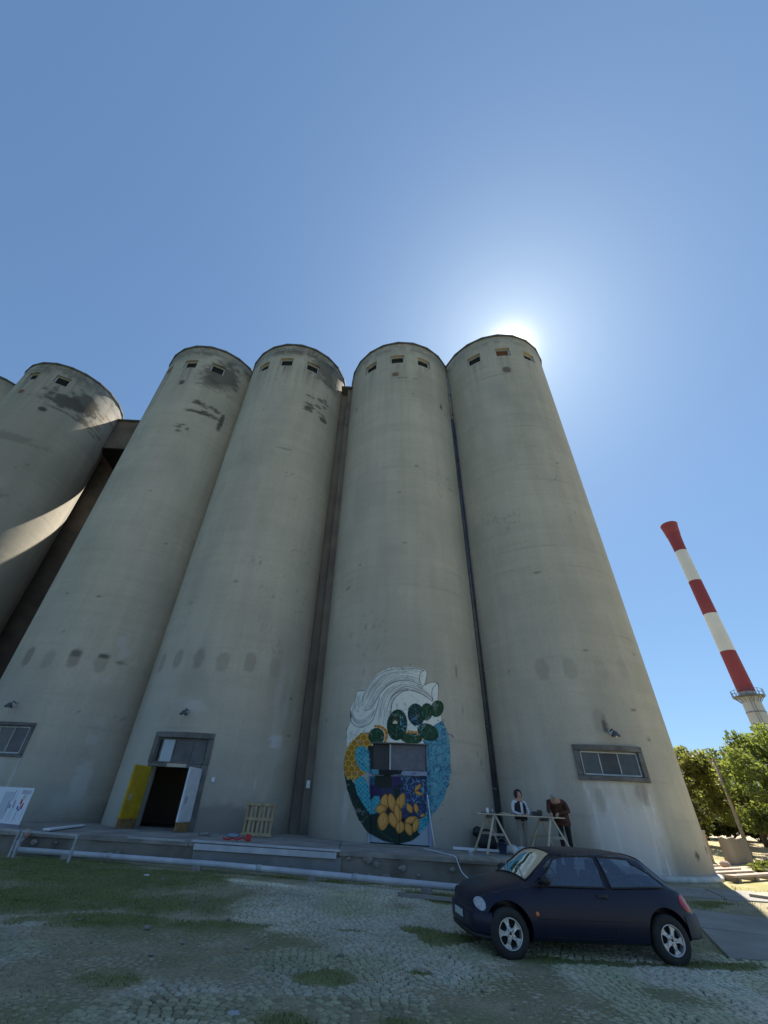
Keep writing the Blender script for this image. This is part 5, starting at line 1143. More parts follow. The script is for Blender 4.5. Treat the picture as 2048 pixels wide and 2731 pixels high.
def glass(name, col, al, veil, ior):
    m = bpy.data.materials.new(name); m.use_nodes = True; n, l = m.node_tree.nodes, m.node_tree.links; n.clear()
    o_ = n.new('ShaderNodeOutputMaterial'); g = n.new('ShaderNodeBsdfGlossy'); g.inputs['Roughness'].default_value = .04; g.inputs['Color'].default_value = (.9, .95, 1, 1)
    t_ = n.new('ShaderNodeBsdfTransparent'); t_.inputs['Color'].default_value = (*col, 1); d = n.new('ShaderNodeBsdfDiffuse'); d.inputs['Color'].default_value = (*veil, 1)
    fr_ = n.new('ShaderNodeFresnel'); fr_.inputs['IOR'].default_value = ior; mx = n.new('ShaderNodeMixShader'); mx2 = n.new('ShaderNodeMixShader')
    nz2_ = n.new('ShaderNodeTexNoise'); nz2_.inputs['Scale'].default_value = 5; mp = n.new('ShaderNodeMapRange'); mp.inputs['To Min'].default_value = al*.5; mp.inputs['To Max'].default_value = al*1.5; l.new(nz2_.outputs['Fac'], mp.inputs['Value'])
    l.new(mp.outputs[0], mx2.inputs[0]); l.new(t_.outputs[0], mx2.inputs[1]); l.new(d.outputs[0], mx2.inputs[2])
    l.new(fr_.outputs[0], mx.inputs[0]); l.new(mx2.outputs[0], mx.inputs[1]); l.new(g.outputs[0], mx.inputs[2]); l.new(mx.outputs[0], o_.inputs['Surface'])
    return m
M_GLASS = glass('car_glass', (.72, .8, .86), .15, (.13, .19, .32), 1.9); M_WSCREEN = glass('windscreen_glass', (.7, .72, .6), .30, (.12, .12, .08), 1.22)  # blue and olive diffuse colours stand in for reflections in the glass
XS = np.unique(np.concatenate([np.linspace(NOSE, .30, 9), np.linspace(.30, 3.53, 76), np.linspace(3.53, TAIL, 13)]))
rows = []
for x_ in XS:
    K = section(x_); rows.append([(x_, -y_, z_) for y_, z_ in K]+[(x_, y_, z_) for y_, z_ in reversed(K[1:-1])])
nk = len(rows[0]); V = [p for r in rows for p in r]; F = []
for i in range(len(XS)-1):
    for k in range(nk): k2 = (k+1) % nk; F.append((i*nk+k, (i+1)*nk+k, (i+1)*nk+k2, i*nk+k2))
F.append(tuple(range(nk))); F.append(tuple((len(XS)-1)*nk+k for k in reversed(range(nk))))
me = bpy.data.meshes.new('body'); me.from_pydata(V, [], F); me.update()
bmb = bmesh.new(); bmb.from_mesh(me); bmesh.ops.recalc_face_normals(bmb, faces=bmb.faces); bmb.to_mesh(me); bmb.free()
body = bpy.data.objects.new('body', me); COL.objects.link(body)
WX = (.66, .66+2.446); WR = .285; WZc = .285
cut = MB()
for wx_ in WX:
    for sy in (-1, 1): cut.tube([(wx_, sy*.52, WZc+.015), (wx_, sy*1.0, WZc+.015)], .345, 40)
co = cut.build('cutter', None); bo = body.modifiers.new('arch', 'BOOLEAN'); bo.operation = 'DIFFERENCE'; bo.object = co; bo.solver = 'EXACT'
dg = bpy.context.evaluated_depsgraph_get(); dg.update(); nme = bpy.data.meshes.new_from_object(body.evaluated_get(dg)); bpy.data.objects.remove(body); bpy.data.objects.remove(co)
# window outlines in the side view
def a_line(z_): return float(np.interp(z_, [.81, 1.17], [1.10, 1.60]))
def door_win(x_, z_): return x_ > a_line(z_)+.0 and x_ < 2.24 and z_ > float(zbelt(x_))+.025 and z_ < float(ztop(x_))-.095
def q_line(z_): return float(np.interp(z_, [.86, .90, .97, 1.06, 1.15], [3.22, 3.25, 3.17, 3.02, 2.82]))
def quar_win(x_, z_): return x_ > 2.36-.25*(z_-.9)*.5 and x_ < q_line(z_) and z_ > float(zbelt(x_))+.03 and z_ < float(ztop(x_))-.095
def ws_win(x_, y_): return 1.07 < x_ < 1.57 and abs(y_) < float(wroof(x_))-.075
def rw_win(x_, y_): return 3.07 < x_ < 3.44 and abs(y_) < float(wroof(x_))-.07
bmb = bmesh.new(); bmb.from_mesh(nme); kill = []
for f in bmb.faces:
    c = f.calc_center_median()
    if c.z > .80 and abs(c.y) > .5 and abs(f.normal.y) > .5 and (door_win(c.x, c.z) or quar_win(c.x, c.z)): kill.append(f)
    elif c.z > .88 and f.normal.z > .2 and (ws_win(c.x, c.y) or rw_win(c.x, c.y)) and (c.x < 1.6 or c.x > 3): kill.append(f)
bmesh.ops.delete(bmb, geom=kill, context='FACES'); bmb.to_mesh(nme); bmb.free()
nme.polygons.foreach_set('use_smooth', [True]*len(nme.polygons))
try: nme.set_sharp_from_angle(angle=rad(35))
except Exception: pass
nme.transform(MC); nme.materials.clear(); nme.materials.append(M_CAR); nme.name = 'body'
body = bpy.data.objects.new('body', nme); COL.objects.link(body); body.parent = car
def side_pane(sy, test_z0, test_top, xa, xb, name, off=.006):
    zs = np.linspace(0, 1, 9); P = []
    for t_ in zs:
        row = []
        for u in np.linspace(0, 1, 15):
            z_guess = .82+t_*.36
            x0_, x1_ = xa(z_guess), xb(z_guess); x_ = x0_+(x1_-x0_)*u
            zb_, zt_ = test_z0(x_), test_top(x_); z_ = zb_+(zt_-zb_)*t_; x0_, x1_ = xa(z_), xb(z_); x_ = x0_+(x1_-x0_)*u
            zb_, zt_ = test_z0(x_), test_top(x_); z_ = zb_+(zt_-zb_)*t_
            row.append((x_, sy*(side_y(x_, z_)+off), z_))
        P.append(row)
    w = MB().grid(P).xf(MC).build(name, M_GLASS, car, True)
    # rubber edge round it
    ring = P[0]+[r[-1] for r in P[1:]]+list(reversed(P[-1][:-1]))+[r[0] for r in reversed(P[1:-1])]
    s_ = MB(); n_ = len(ring)
    pts_ = [Vector(p) for p in ring]+[Vector(ring[0]), Vector(ring[1])]
    s_.tube(pts_, .014, 6, False).xf(MC); s_.build('window_seal', M_BLACK, w, True)
    return w
zb0 = lambda x_: float(zbelt(x_))+.02; zt0 = lambda x_: float(ztop(x_))-.085
for sy in (-1, 1):
    side_pane(sy, zb0, zt0, lambda z_: a_line(z_)-.015, lambda z_: 2.255, 'door_window')
    side_pane(sy, zb0, zt0, lambda z_: 2.345-.12*(z_-.9), lambda z_: q_line(z_)+.015, 'quarter_window')
def top_pane(x0_, x1_, name, m_, inset):
    P = []
    for x_ in np.linspace(x0_, x1_, 12):
        w_ = float(wroof(x_))-inset; zt_ = float(ztop(x_)); cr = .045
        P.append([(x_, y_, zt_-cr*(abs(y_)/(float(wroof(x_))-.03))**2*.98+.006) for y_ in np.linspace(-w_, w_, 15)])
    w = MB().grid(P).xf(MC).build(name, m_, car, True)
    ring = P[0]+[r[-1] for r in P[1:]]+list(reversed(P[-1][:-1]))+[r[0] for r in reversed(P[1:-1])]
    MB().tube([Vector(p) for p in ring]+[Vector(ring[0]), Vector(ring[1])], .014, 6, False).xf(MC).build('window_seal', M_BLACK, w, True)
top_pane(1.05, 1.585, 'windscreen', M_WSCREEN, .06); top_pane(3.05, 3.455, 'rear_window', M_GLASS, .055)
def wheel(wx_, sy, ang):
    T = MC @ Matrix.Translation((wx_, sy*.705, WZc)) @ Matrix.Rotation(rad(90)*(1 if sy < 0 else -1), 4, 'X') @ Matrix.Rotation(ang, 4, 'Z')
    root = bpy.data.objects.new('wheel', None); COL.objects.link(root); root.parent = car
    h = .088
    MB().lathe([(.165, -h), (.24, -h-.006), (.276, -h+.02), (.286, -h+.045), (.286, h-.045), (.276, h-.02), (.24, h+.006), (.185, h+.002), (.172, h-.008)], (0, 0, 0), 48).xf(T).build('tyre', M_TYRE, root, True)
    rm = MB(); rm.lathe([(.176, h-.004), (.172, h+.006), (.163, h+.004), (.155, h-.02), (.153, -.05)], (0, 0, 0), 48); rm.lathe([(0, h-.018), (.035, h-.014), (.058, h-.022), (.062, h-.05)], (0, 0, 0), 24)
    for q in range(5):
        a = q*2*math.pi/5; R_ = Matrix.Rotation(a, 4, 'Z')
        pr_ = [(-.032, .040), (-.024, .08), (-.028, .115), (-.056, .155), (.056, .155), (.028, .115), (.024, .08), (.032, .040)]
        vs = [R_ @ Vector((p[0], p[1], h-.022+(.006 if p[1] < .1 else .0))) for p in pr_]+[R_ @ Vector((p[0]*.8, p[1], h-.055)) for p in pr_]
        n_ = len(pr_); rm.add(vs, [tuple(range(n_))]+[(k, n_+k, n_+(k+1) % n_, (k+1) % n_) for k in range(n_)])
    rm.xf(T).build('rim', M_RIM, root, False, .004)
    MB().lathe([(.156, .01), (.06, .015), (0, .015)], (0, 0, 0), 32).xf(T).build('brake_disc', M_DARK, root, True)
    for q in range(4):
        a = q*math.pi/2+.4; MB().ball((.04*math.cos(a), .04*math.sin(a), h-.016), .008, 7, 5).xf(T).build('wheel_nut', M_BLACK, root, True)
    MB().lathe([(0, h-.010), (.018, h-.012), (.02, h-.03)], (0, 0, 0), 14).xf(T).build('hub_cap', M_BLACK, root, True)
for wx_, a in zip(WX, (.3, .9)):
    for sy in (-1, 1): wheel(wx_, sy, a)
# bumpers follow the plan outline
def bumper(x0_, x1_, z0_, z1_, out, name, m_, end):
    xs_ = np.linspace(x0_, x1_, 12); sg = 1 if end > 1 else -1
    side = [(x_, -(float(wmid(x_))+out*min(1, .25+k/4))) for k, x_ in enumerate(xs_)]; W_ = -side[-1][1]
    arc = [(x1_+(end-x1_)*math.sin(t_), -W_+(W_*.42)*(1-math.cos(t_))) for t_ in np.linspace(.2, math.pi/2, 8)]
    half = side+arc; pts_ = half+[(end+sg*.012, 0)]+[(a, -b) for a, b in reversed(half)]
    prof = [(-.10, z0_), (-.015, z0_), (0, z0_+.03), (.004, (z0_+z1_)/2), (0, z1_-.035), (-.02, z1_), (-.10, z1_-.004)]
    P = []
    for o_, z_ in prof:
        row = []
        for q in range(len(pts_)):
            a = Vector(pts_[max(q-1, 0)]); b = Vector(pts_[min(q+1, len(pts_)-1)]); d = (b-a).normalized(); n_ = Vector((d.y, -d.x))*sg
            row.append((pts_[q][0]+n_.x*o_, pts_[q][1]+n_.y*o_, z_))
        P.append(row)
    return MB().grid(P).xf(MC).build(name, m_, car, True)
bumper(3.42, 3.67, .30, .575, .03, 'rear_bumper', M_GREY, 3.765)
bumper(.42, .25, .25, .50, .012, 'front_bumper', M_CAR, .165)
bumper(.41, .25, .19, .27, .004, 'front_valance', M_BLACK, .172)
# lamps, handles, mirrors, seams
def patch(name, x0_, x1_, z0_, z1_, sy, m_, off=.008, par=car, n=8, round_=True):
    P = []
    for t_ in np.linspace(-1, 1, n):
        row = []
        for u in np.linspace(-1, 1, n):
            uu, tt = (u*math.sqrt(1-t_*t_/2), t_*math.sqrt(1-u*u/2)) if round_ else (u, t_)
            x_ = (x0_+x1_)/2+(x1_-x0_)/2*uu; z_ = (z0_+z1_)/2+(z1_-z0_)/2*tt
            K = section(x_); zs = [k[1] for k in K[3:9]]; ys = [k[0] for k in K[3:9]]
            row.append((x_, sy*(float(np.interp(z_, zs, ys))+off*(1-.6*max(abs(u), abs(t_))**3)), z_))
        P.append(row)
    return MB().grid(P).xf(MC).build(name, m_, par, True)
M_LAMP = mat('lamp_glass', (.50, .52, .54), .12, (.3, .32, .35), 25, .3, spec=.9); M_TAIL = mat('tail_glass', (.45, .02, .02), .3, (.3, .012, .015), 8, spec=.6); M_AMBER = mat('amber', (.7, .18, .04), .3, (.6, .14, .03), 6, spec=.6)
for sy in (-1, 1):
    patch('headlight', .235, .36, .505, .65, sy, M_LAMP, .02); patch('tail_light', 3.42, 3.65, .60, .79, sy, M_TAIL, .014)
    patch('side_indicator', 1.06, 1.115, .485, .54, sy, M_AMBER, .02)
    dh = patch('door_handle', 2.08, 2.25, .715, .765, sy, M_BLACK, .028, round_=False); bv = None
    mr = MB().ball((1.26, sy*(.82+.06), .90), (.075, .085, .062), 14, 9); mr.tube([(1.24, sy*.73, .86), (1.25, sy*.84, .885)], .028, 8); mr.xf(MC).build('mirror', M_BLACK, car, True)
    def seam(pts_, nm='door_seam'):
        MB().tube([Vector((x_, sy*(side_y(x_, z_) if z_ > .5 else float(np.interp(z_, [k[1] for k in section(x_)[2:8]], [k[0] for k in section(x_)[2:8]])))+.0005, z_)) for x_, z_ in pts_] if False else [Vector((x_, sy*float(np.interp(z_, [k[1] for k in section(x_)[2:12]], [k[0] for k in section(x_)[2:12]])), z_)) for x_, z_ in pts_], .0045, 5).xf(MC).build(nm, M_BLACK, car, True)
    seam([(1.12, .84), (1.10, .7), (1.09, .5), (1.12, .3), (1.18, .27)]); seam([(2.30, .86), (2.32, .7), (2.32, .5), (2.28, .32), (2.2, .27), (1.5, .265), (1.18, .27)]); seam([(2.30, .865), (2.28, 1.0), (2.22, 1.16)])
    seam([(1.08, .46), (1.6, .462), (2.3, .465), (2.75, .47)], 'side_moulding')
    seam([(.38, .66), (.57, .72), (.9, .765), (1.04, .785)], 'bonnet_seam')
MB().box((.142, 0, .40), (.015, .40, .085), M=MC).build('number_plate', M_PALEFRAME, car, bevel=.004)
MB().box((3.785, 0, .5), (.012, .52, .11), M=MC).build('number_plate', M_CARD, car, bevel=.004)
for (a, b) in (((1.07, -.45), (1.22, .05)), ((1.06, .12), (1.22, .55))):
    MB().tube([(a[0], a[1], float(ztop(a[0]))+.015), (b[0], b[1], float(ztop(b[0]))+.012)], .009, 6).xf(MC).build('wiper', M_STEEL, car, True)
# rear spoiler lip, seats, steering wheel, dashboard
MB().box((3.03, 0, 1.19), (.13, .86, .02), M=MC).build('roof_spoiler', M_CAR, car, bevel=.008)
M_SEAT = mat('seat_cloth', (.06, .065, .08), .9, (.045, .05, .06), 9, .3)
for sy in (-1, 1):
    st_ = MB().box((1.98, sy*.34, .42), (.5, .46, .16), M=MC); st_.box((2.26, sy*.34, .72), (.14, .44, .56), M=MC).build('seat', M_SEAT, car, bevel=.05)
    MB().box((2.32, sy*.34, 1.07), (.08, .24, .15), M=MC).build('headrest', M_SEAT, car, bevel=.03)
MB().box((2.98, 0, .68), (.14, 1.1, .5), M=MC).build('rear_seat', M_SEAT, car, bevel=.05)
MB().box((1.28, 0, .78), (.34, 1.3, .14), M=MC).build('dashboard', M_BLACK, car, bevel=.04)
ring_ = [(1.58+.06*math.sin(a)*.5, -.34+.17*math.cos(a), .86+.16*math.sin(a)) for a in np.linspace(0, 2*math.pi, 25)]
MB().tube(ring_, .014, 8, False).xf(MC).build('steering_wheel', M_BLACK, car, True)
MB().box((1.9, 0, .30), (2.6, 1.3, .05), M=MC).build('floor_pan', M_BLACK, car)
MB().box((1.56, .0, 1.13), (.03, .2, .06), M=MC).build('rear_view_mirror', M_BLACK, car, bevel=.01)

# ------------------------------------------------------------------ yard on the right
def gz_(x_, y_): return float(ground_z(x_, y_))
blk = thing('concrete_block', 'tall weathered concrete block standing in the sunny yard', 'block')
a, b = Vector((20.31, 27.34, 0)), Vector((23.37, 29.31, 0)); d = (b-a).normalized(); nn = Vector((.42, .91, 0))
zb_ = gz_(21, 28)
q = MB(); n_ = 9; P = []
for z_, o_ in ((zb_-.1, 0), (zb_+.7, 0), (1.20, 0), (1.21, .4), (zb_-.1, .4)):
    P.append([tuple(a+d*(3.64*k/(n_-1))+nn*o_+Vector((0, 0, z_+(.05*math.sin(k*2.1) if .9 < z_ else 0)))+Vector((.04*math.sin(k*3+z_), 0, 0))) for k in range(n_)])
q.grid(P); 
for k in (0, n_-1): q.add([P[0][k], P[2][k], P[3][k], P[4][k]], [(0, 1, 2, 3)])
q.build('block_body', mat('yard_concrete', (.30, .245, .18), .92, (.20, .16, .12), 1.1, .6, 8, stretch=(1, 1, .25)), blk)
pl_ = thing('concrete_pillar', 'concrete wall end just behind the right edge of the last silo', 'wall')
MB().box((20.15, 28.55, .65), (.55, 1.5, 1.5), -.6).build('pillar', mat('pillar_concrete', (.33, .27, .2), .92, (.23, .19, .145), 1.5, .5), pl_, bevel=.04)
MB().box((20.15, 28.55, 1.43), (.62, 1.56, .10), -.6).build('coping', M_PLAT, pl_, bevel=.02)
sk = thing('timber_skid', 'flat timber skid of pale planks on the ground behind the last silo', 'skid')
f0, f1 = Vector((13.45, 18.35, 0)), Vector((18.2, 21.5, 0)); d = (f1-f0).normalized(); nn = Vector((-d.y, d.x, 0)); nn = nn if nn.y > 0 else -nn
for k in range(6):
    s0 = f0+nn*(k*.78)+d*random.uniform(-.25, .35)+d*k*.35; s1_ = s0+d*(4.6+random.uniform(-.4, .3))
    zz_ = .19+random.uniform(-.015, .02); MB().bar((s0.x, s0.y, zz_), (s1_.x, s1_.y, zz_), .30, .06).build('plank', mat('pinkish_plank', (.44, .34, .27), .85, (.34, .26, .2), 5, .2) if k == 0 else bpy.data.materials['pinkish_plank'], sk)
for k in range(3):
    s0 = f0+d*(.7+k*1.7)-nn*.1; s1_ = s0+nn*4.2+d*1.5; MB().bar((s0.x, s0.y, .08), (s1_.x, s1_.y, .08), .14, .15).build('bearer', M_WOODG, sk)
lump('rock', (18.7, 25.4, gz_(18.7, 25.4)+.16), (.26, .2, .14), mat('pinkish_stone', (.36, .27, .22), .9, (.26, .2, .16), 4, .5), 'squat stone between the timber skid and the concrete block', 'stone', jit=.12)
kb = MB().bar((17.9, 27.4, .12), (21.0, 29.6, .22), .35, .26).build('kerb_stone', M_PLAT, bevel=.03); tag(kb, 'long kerb stone on the ground left of the concrete block', 'kerb')
kb = MB().bar((24.3, 29.5, .2), (29.5, 33.0, .35), .35, .24).build('kerb_stone', M_PLAT, bevel=.03); tag(kb, 'long kerb stone on the ground right of the concrete block', 'kerb')
sl = MB().box((12.6, 14.6, .05), (2.4, 1.6, .10), .55).build('loose_slab', mat('pale_slab', (.40, .34, .26), .9, (.3, .26, .2), 2, .4), bevel=.02); tag(sl, 'pale slab lying in the sun beside the shadow edge', 'slab')
rc = thing('red_container', 'red metal skip at the right edge below the trees', 'skip')
cpos = Vector((33.6, 38.3, gz_(33, 38)-.15)); MB().box((cpos.x+.6, cpos.y, cpos.z+.55), (2.6, 1.8, 1.0), .3).build('bin_body', M_RED, rc, bevel=.05)
for k in range(5): MB().box((cpos.x-.45+k*.5, cpos.y-.9+.16*k, cpos.z+.55), (.08, .08, .95), .3).build('rib', M_RED, rc)
MB().box((cpos.x+.6, cpos.y, cpos.z+1.08), (2.7, 1.9, .08), .3).build('rim', M_RED, rc, bevel=.02)
# dry grass of the sunny yard
N = 30000; px_, py_ = rng.uniform(9.5, 34, N), rng.uniform(11.5, 42, N); ok = (sstep(.42, .6, fbm(px_*.35, py_*.35, 91)) > rng.random(N)) & (px_ > .60*py_) & (px_ < .95*py_) & ((px_-15)**2+(py_-20)**2 > 14)
pts3 = np.stack([px_[ok], py_[ok], ground_z(px_[ok], py_[ok])], 1)
dgz = blades('dry_grass', pts3, .03, .10, M_GRASS, 1.0, .008); tag(dgz, 'dry grass in the sunny yard', 'grass', kind='stuff')

# ------------------------------------------------------------------ chimney
ch = thing('chimney', 'tall red and white banded chimney rising behind the trees', 'chimney')
D = 110.0; caz = rad(43.25); cc = (D*math.sin(caz), D*math.cos(caz), 0)
zel = lambda e: 1.45+D*math.tan(rad(e))
M_CRED = mat('chimney_red', (.27, .052, .06), .75, (.22, .042, .05), .15, .1); M_CWHT = mat('chimney_white', (.66, .66, .63), .75, (.55, .55, .52), .12, .1); M_CGREY = mat('chimney_concrete', (.44, .45, .44), .85, (.36, .37, .36), .15, .2)
rad_at = mk([(0, 2.35), (zel(9), 1.52), (zel(11.4), 1.40), (zel(19), 1.26), (zel(26), 1.20), (zel(27.5), 1.30), (zel(29.3), 1.78)])
bands = [(0, zel(11.45), M_CGREY, 'base_shaft'), (zel(11.45), zel(15.32), M_CRED, 'red_band'), (zel(15.32), zel(19.14), M_CWHT, 'white_band'), (zel(19.14), zel(22.74), M_CRED, 'red_band'), (zel(22.74), zel(26.15), M_CWHT, 'white_band'), (zel(26.15), zel(29.3), M_CRED, 'red_band')]
for z0_, z1_, m_, nm in bands:
    zs = np.linspace(z0_, z1_, 9); MB().lathe([(float(rad_at(z_)), z_) for z_ in zs], cc, 40).build(nm, m_, ch, True)
MB().lathe([(1.45, zel(29.3)-3), (1.72, zel(29.3)), (1.80, zel(29.3)), (1.80, zel(29.3)-.25), (1.74, zel(29.3)-.4)], cc, 40).build('rim', M_CRED, ch, True)
zg = zel(11.0); MB().lathe([(1.42, zg-.05), (2.5, zg-.02), (2.5, zg+.08), (1.42, zg+.08)], cc, 40).build('gallery', M_DARKPIPE, ch)
gr_ = MB()
for hh in (.6, 1.15): gr_.tube([(cc[0]+2.45*math.cos(t_), cc[1]+2.45*math.sin(t_), zg+hh) for t_ in np.linspace(0, 2*math.pi, 41)], .035, 5, False)
gr_.build('hand_rail', M_DARKPIPE, ch)
for k in range(16):
    t_ = 2*math.pi*k/16; MB().tube([(cc[0]+2.45*math.cos(t_), cc[1]+2.45*math.sin(t_), zg), (cc[0]+2.45*math.cos(t_), cc[1]+2.45*math.sin(t_), zg+1.2)], .045, 5).build('rail_post', M_DARKPIPE, ch)
    MB().tube([(cc[0]+2.3*math.cos(t_), cc[1]+2.3*math.sin(t_), zg), (cc[0]+1.45*math.cos(t_), cc[1]+1.45*math.sin(t_), zg-1.0)], .05, 5).build('strut', M_DARKPIPE, ch)
MB().lathe([(1.50, zg-2.9), (1.56, zg-2.85), (1.55, zg-2.7), (1.49, zg-2.65)], cc, 40).build('hoop', M_LIGHTPIPE, ch, True)
lad = MB()
la = math.atan2(-cc[1], -cc[0])+.1
for s in (-.2, .2): lad.tube([(cc[0]+(float(rad_at(z_))+.12)*math.cos(la)+s*math.sin(la), cc[1]+(float(rad_at(z_))+.12)*math.sin(la)-s*math.cos(la), z_) for z_ in np.linspace(0, zg, 12)], .03, 5)
lad.build('ladder', M_DARKPIPE, ch)

# ------------------------------------------------------------------ trees and bushes
def leaf_mat(name, c1, c2):
    m = bpy.data.materials.new(name); m.use_nodes = True; n, l = m.node_tree.nodes, m.node_tree.links; n.clear()
    o_ = n.new('ShaderNodeOutputMaterial'); d = n.new('ShaderNodeBsdfPrincipled'); d.inputs['Roughness'].default_value = .55; d.inputs['Specular IOR Level'].default_value = .3
    t_ = n.new('ShaderNodeBsdfTranslucent'); mx = n.new('ShaderNodeMixShader'); mx.inputs[0].default_value = .55
    at = n.new('ShaderNodeAttribute'); at.attribute_name = 'paint'; l.new(at.outputs['Color'], d.inputs['Base Color'])
    hs = n.new('ShaderNodeMix'); hs.data_type = 'RGBA'; hs.blend_type = 'MULTIPLY'; hs.inputs['Factor'].default_value = 1; hs.inputs['B'].default_value = (1.6, 1.6, .8, 1)
    l.new(at.outputs['Color'], hs.inputs['A']); l.new(hs.outputs['Result'], t_.inputs['Color'])
    l.new(d.outputs[0], mx.inputs[1]); l.new(t_.outputs[0], mx.inputs[2]); l.new(mx.outputs[0], o_.inputs['Surface']); return m
M_LEAF = leaf_mat('leaves', None, None); M_BARK = mat('bark', (.12, .09, .065), .95, (.07, .052, .04), 6, .6)
def leaves(name, clumps, n, size, c1, c2, parent, seed):
    r = np.random.default_rng(seed); w = np.array([c[3]*c[4]*c[5] for c in clumps])**.75; ci = r.choice(len(clumps), n, p=w/w.sum()); C_ = np.array(clumps)[ci]
    u = r.normal(size=(n, 3)); u /= np.linalg.norm(u, axis=1)[:, None]; rr_ = r.random(n)**.42
    P = C_[:, :3]+u*rr_[:, None]*C_[:, 3:6]
    a = r.normal(size=(n, 3)); a /= np.linalg.norm(a, axis=1)[:, None]; b = np.cross(a, r.normal(size=(n, 3))); b /= np.linalg.norm(b, axis=1)[:, None]
    s = size*r.uniform(.6, 1.4, n)[:, None]
    V = np.stack([P-a*s, P+b*s*.45, P+a*s, P-b*s*.45], 1).reshape(-1, 3); F = np.arange(4*n).reshape(n, 4)
    k = r.random(n)[:, None]; tone = (.75+.5*r.random(len(clumps)))[ci][:, None]
    col = (np.array(c1)*(1-k)+np.array(c2)*k)*tone
    return np_mesh(name, V, F, M_LEAF, parent, False, np.repeat(np.concatenate([col, np.ones((n, 1))], 1), 4, 0))
def tree(az, dist, height, crown_r, label, c1, c2, n=9000, seed=0, crown_base=.25, group='trees beyond the yard', lsize=.16):
    r = random.Random(seed); bx_, by_ = dist*math.sin(rad(az)), dist*math.cos(rad(az)); bz = gz_(bx_, by_)-.1
    root = thing('tree', label, 'tree', group); tk = MB(); H = height
    tip = Vector((bx_+r.uniform(-.4, .4), by_, bz+H*.75)); base = Vector((bx_, by_, bz))
    tk.tube([base, base.lerp(tip, .3)+Vector((r.uniform(-.15, .15), 0, 0)), base.lerp(tip, .65)+Vector((r.uniform(-.2, .2), 0, 0)), tip], [.22, .17, .11, .03], 8)
    clumps = []
    for k in range(16):
        t_ = r.uniform(.25, .9); p0 = base.lerp(tip, t_); an = r.uniform(0, 6.28); L = crown_r*r.uniform(.55, 1.0)*(1.15-.5*abs(t_-.5)); p1 = p0+Vector((math.cos(an)*L, math.sin(an)*L, H*r.uniform(.08, .26)))
        tk.tube([p0, p0.lerp(p1, .5)+Vector((0, 0, .15)), p1], [.07, .045, .015], 5)
        cr = crown_r*r.uniform(.26, .46); clumps.append((p1.x, p1.y, p1.z, cr, cr, cr*.8))
        for j in range(2):
            pj = p0.lerp(p1, r.uniform(.4, .9)); cj = crown_r*r.uniform(.16, .3); clumps.append((pj.x+r.uniform(-.8, .8), pj.y+r.uniform(-.8, .8), pj.z+r.uniform(-.5, .9), cj, cj, cj*.8))
    for k in range(8):
        cr = crown_r*r.uniform(.18, .34); clumps.append((tip.x+r.uniform(-.6, .6)*crown_r, tip.y+r.uniform(-.6, .6)*crown_r, tip.z+H*r.uniform(-.05, .2), cr, cr, cr))
    tk.build('trunk', M_BARK, root, True); leaves('crown', clumps, n, lsize, c1, c2, root, seed)
    return root
OL1, OL2 = (.125, .135, .045), (.20, .20, .08); GR1, GR2 = (.10, .13, .042), (.165, .19, .07); DG1, DG2 = (.05, .065, .026), (.10, .115, .045)
tree(35.3, 46, 6.6, 2.6, 'olive-yellow tree right beside the silo edge', OL1, OL2, 12000, 11)
tree(37.4, 58, 5.9, 2.7, 'lower olive tree in the dip between two taller trees', OL1, OL2, 9000, 12)
tree(39.9, 50, 6.9, 2.7, 'mid-green tree standing behind the leaning pole', OL1, GR2, 12000, 13)
tree(41.6, 60, 8.6, 2.8, 'tall tree in front of the chimney foot with a sparse top', GR1, OL2, 9000, 14)
tree(43.0, 42, 7.3, 2.9, 'bright green leafy tree at the right edge', GR1, GR2, 13000, 15)
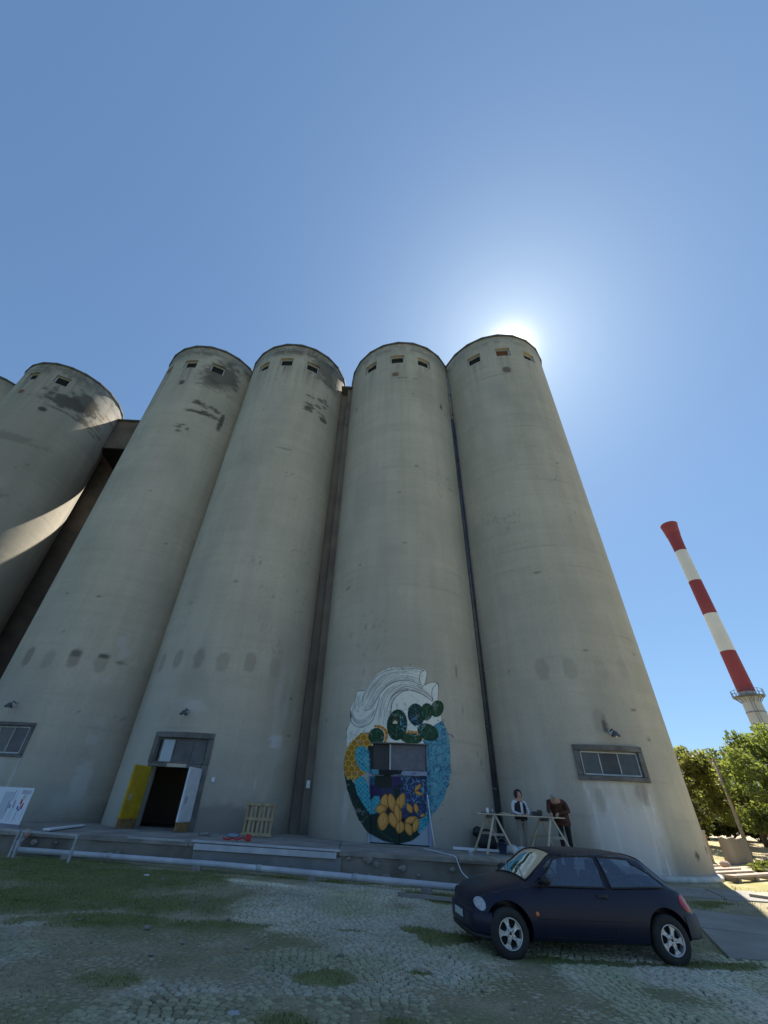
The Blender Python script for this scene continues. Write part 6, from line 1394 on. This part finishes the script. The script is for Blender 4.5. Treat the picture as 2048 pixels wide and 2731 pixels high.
tree(45.5, 46, 8.0, 3.2, 'bright green tree cut off by the right edge of the picture', GR1, GR2, 10000, 16)
tree(33.0, 62, 7.2, 3.0, 'olive tree mostly hidden by the last silo', OL1, OL2, 6000, 17)
def bush(az, dist, w, h, label, c1, c2, n, seed):
    r = random.Random(seed); bx_, by_ = dist*math.sin(rad(az)), dist*math.cos(rad(az)); bz = gz_(bx_, by_)
    root = thing('bush', label, 'bush', 'bushes along the yard'); st_ = MB(); cl = []
    for k in range(9):
        x_ = bx_+r.uniform(-w, w); y_ = by_+r.uniform(-.8, .8); hh = h*r.uniform(.45, 1); cl.append((x_, y_, bz+hh*.6, w*.36, .8, hh*.5)); st_.tube([(bx_+r.uniform(-.3, .3), by_, bz-.1), (x_, y_, bz+hh*.7)], [.05, .015], 5)
    st_.build('stem', M_BARK, root); leaves('foliage', cl, n, .15, c1, c2, root, seed)
bush(35.6, 52, 1.9, 2.6, 'dark bush under the olive tree beside the silo', DG1, DG2, 4500, 31)
bush(37.6, 56, 1.9, 2.9, 'dark bush behind the concrete block, left part', DG1, DG2, 4500, 32)
bush(39.7, 57, 1.9, 2.9, 'dark bush at the foot of the leaning pole', DG1, DG2, 4500, 33)
bush(41.8, 58, 2.0, 3.0, 'green bush above the red skip', DG1, GR2, 4500, 34)
bush(40.3, 31, .7, .45, 'low bush right of the concrete block', GR1, OL2, 1800, 35)
bush(43.2, 33.0, 1.4, .6, 'low grassy clump at the right edge of the yard', GR1, OL2, 1800, 36)
pd, pa = 41.0, rad(38.45); px0 = Vector((pd*math.sin(pa), pd*math.cos(pa), gz_(pd*math.sin(pa), pd*math.cos(pa))-.2)); po = thing('leaning_pole', 'grey wooden pole rising through the trees', 'pole')
MB().tube([px0, px0+Vector((.05, 0, 3.0)), px0+Vector((.02, 0, 5.7))], [.13, .11, .08], 10).build('shaft', mat('pole_wood', (.27, .23, .18), .9, (.19, .16, .125), 4, .3), po, True)
MB().bar(px0+Vector((-.35, 0, 5.5)), px0+Vector((.35, 0, 5.45)), .07, .09).build('cross_arm', M_WOODG, po)
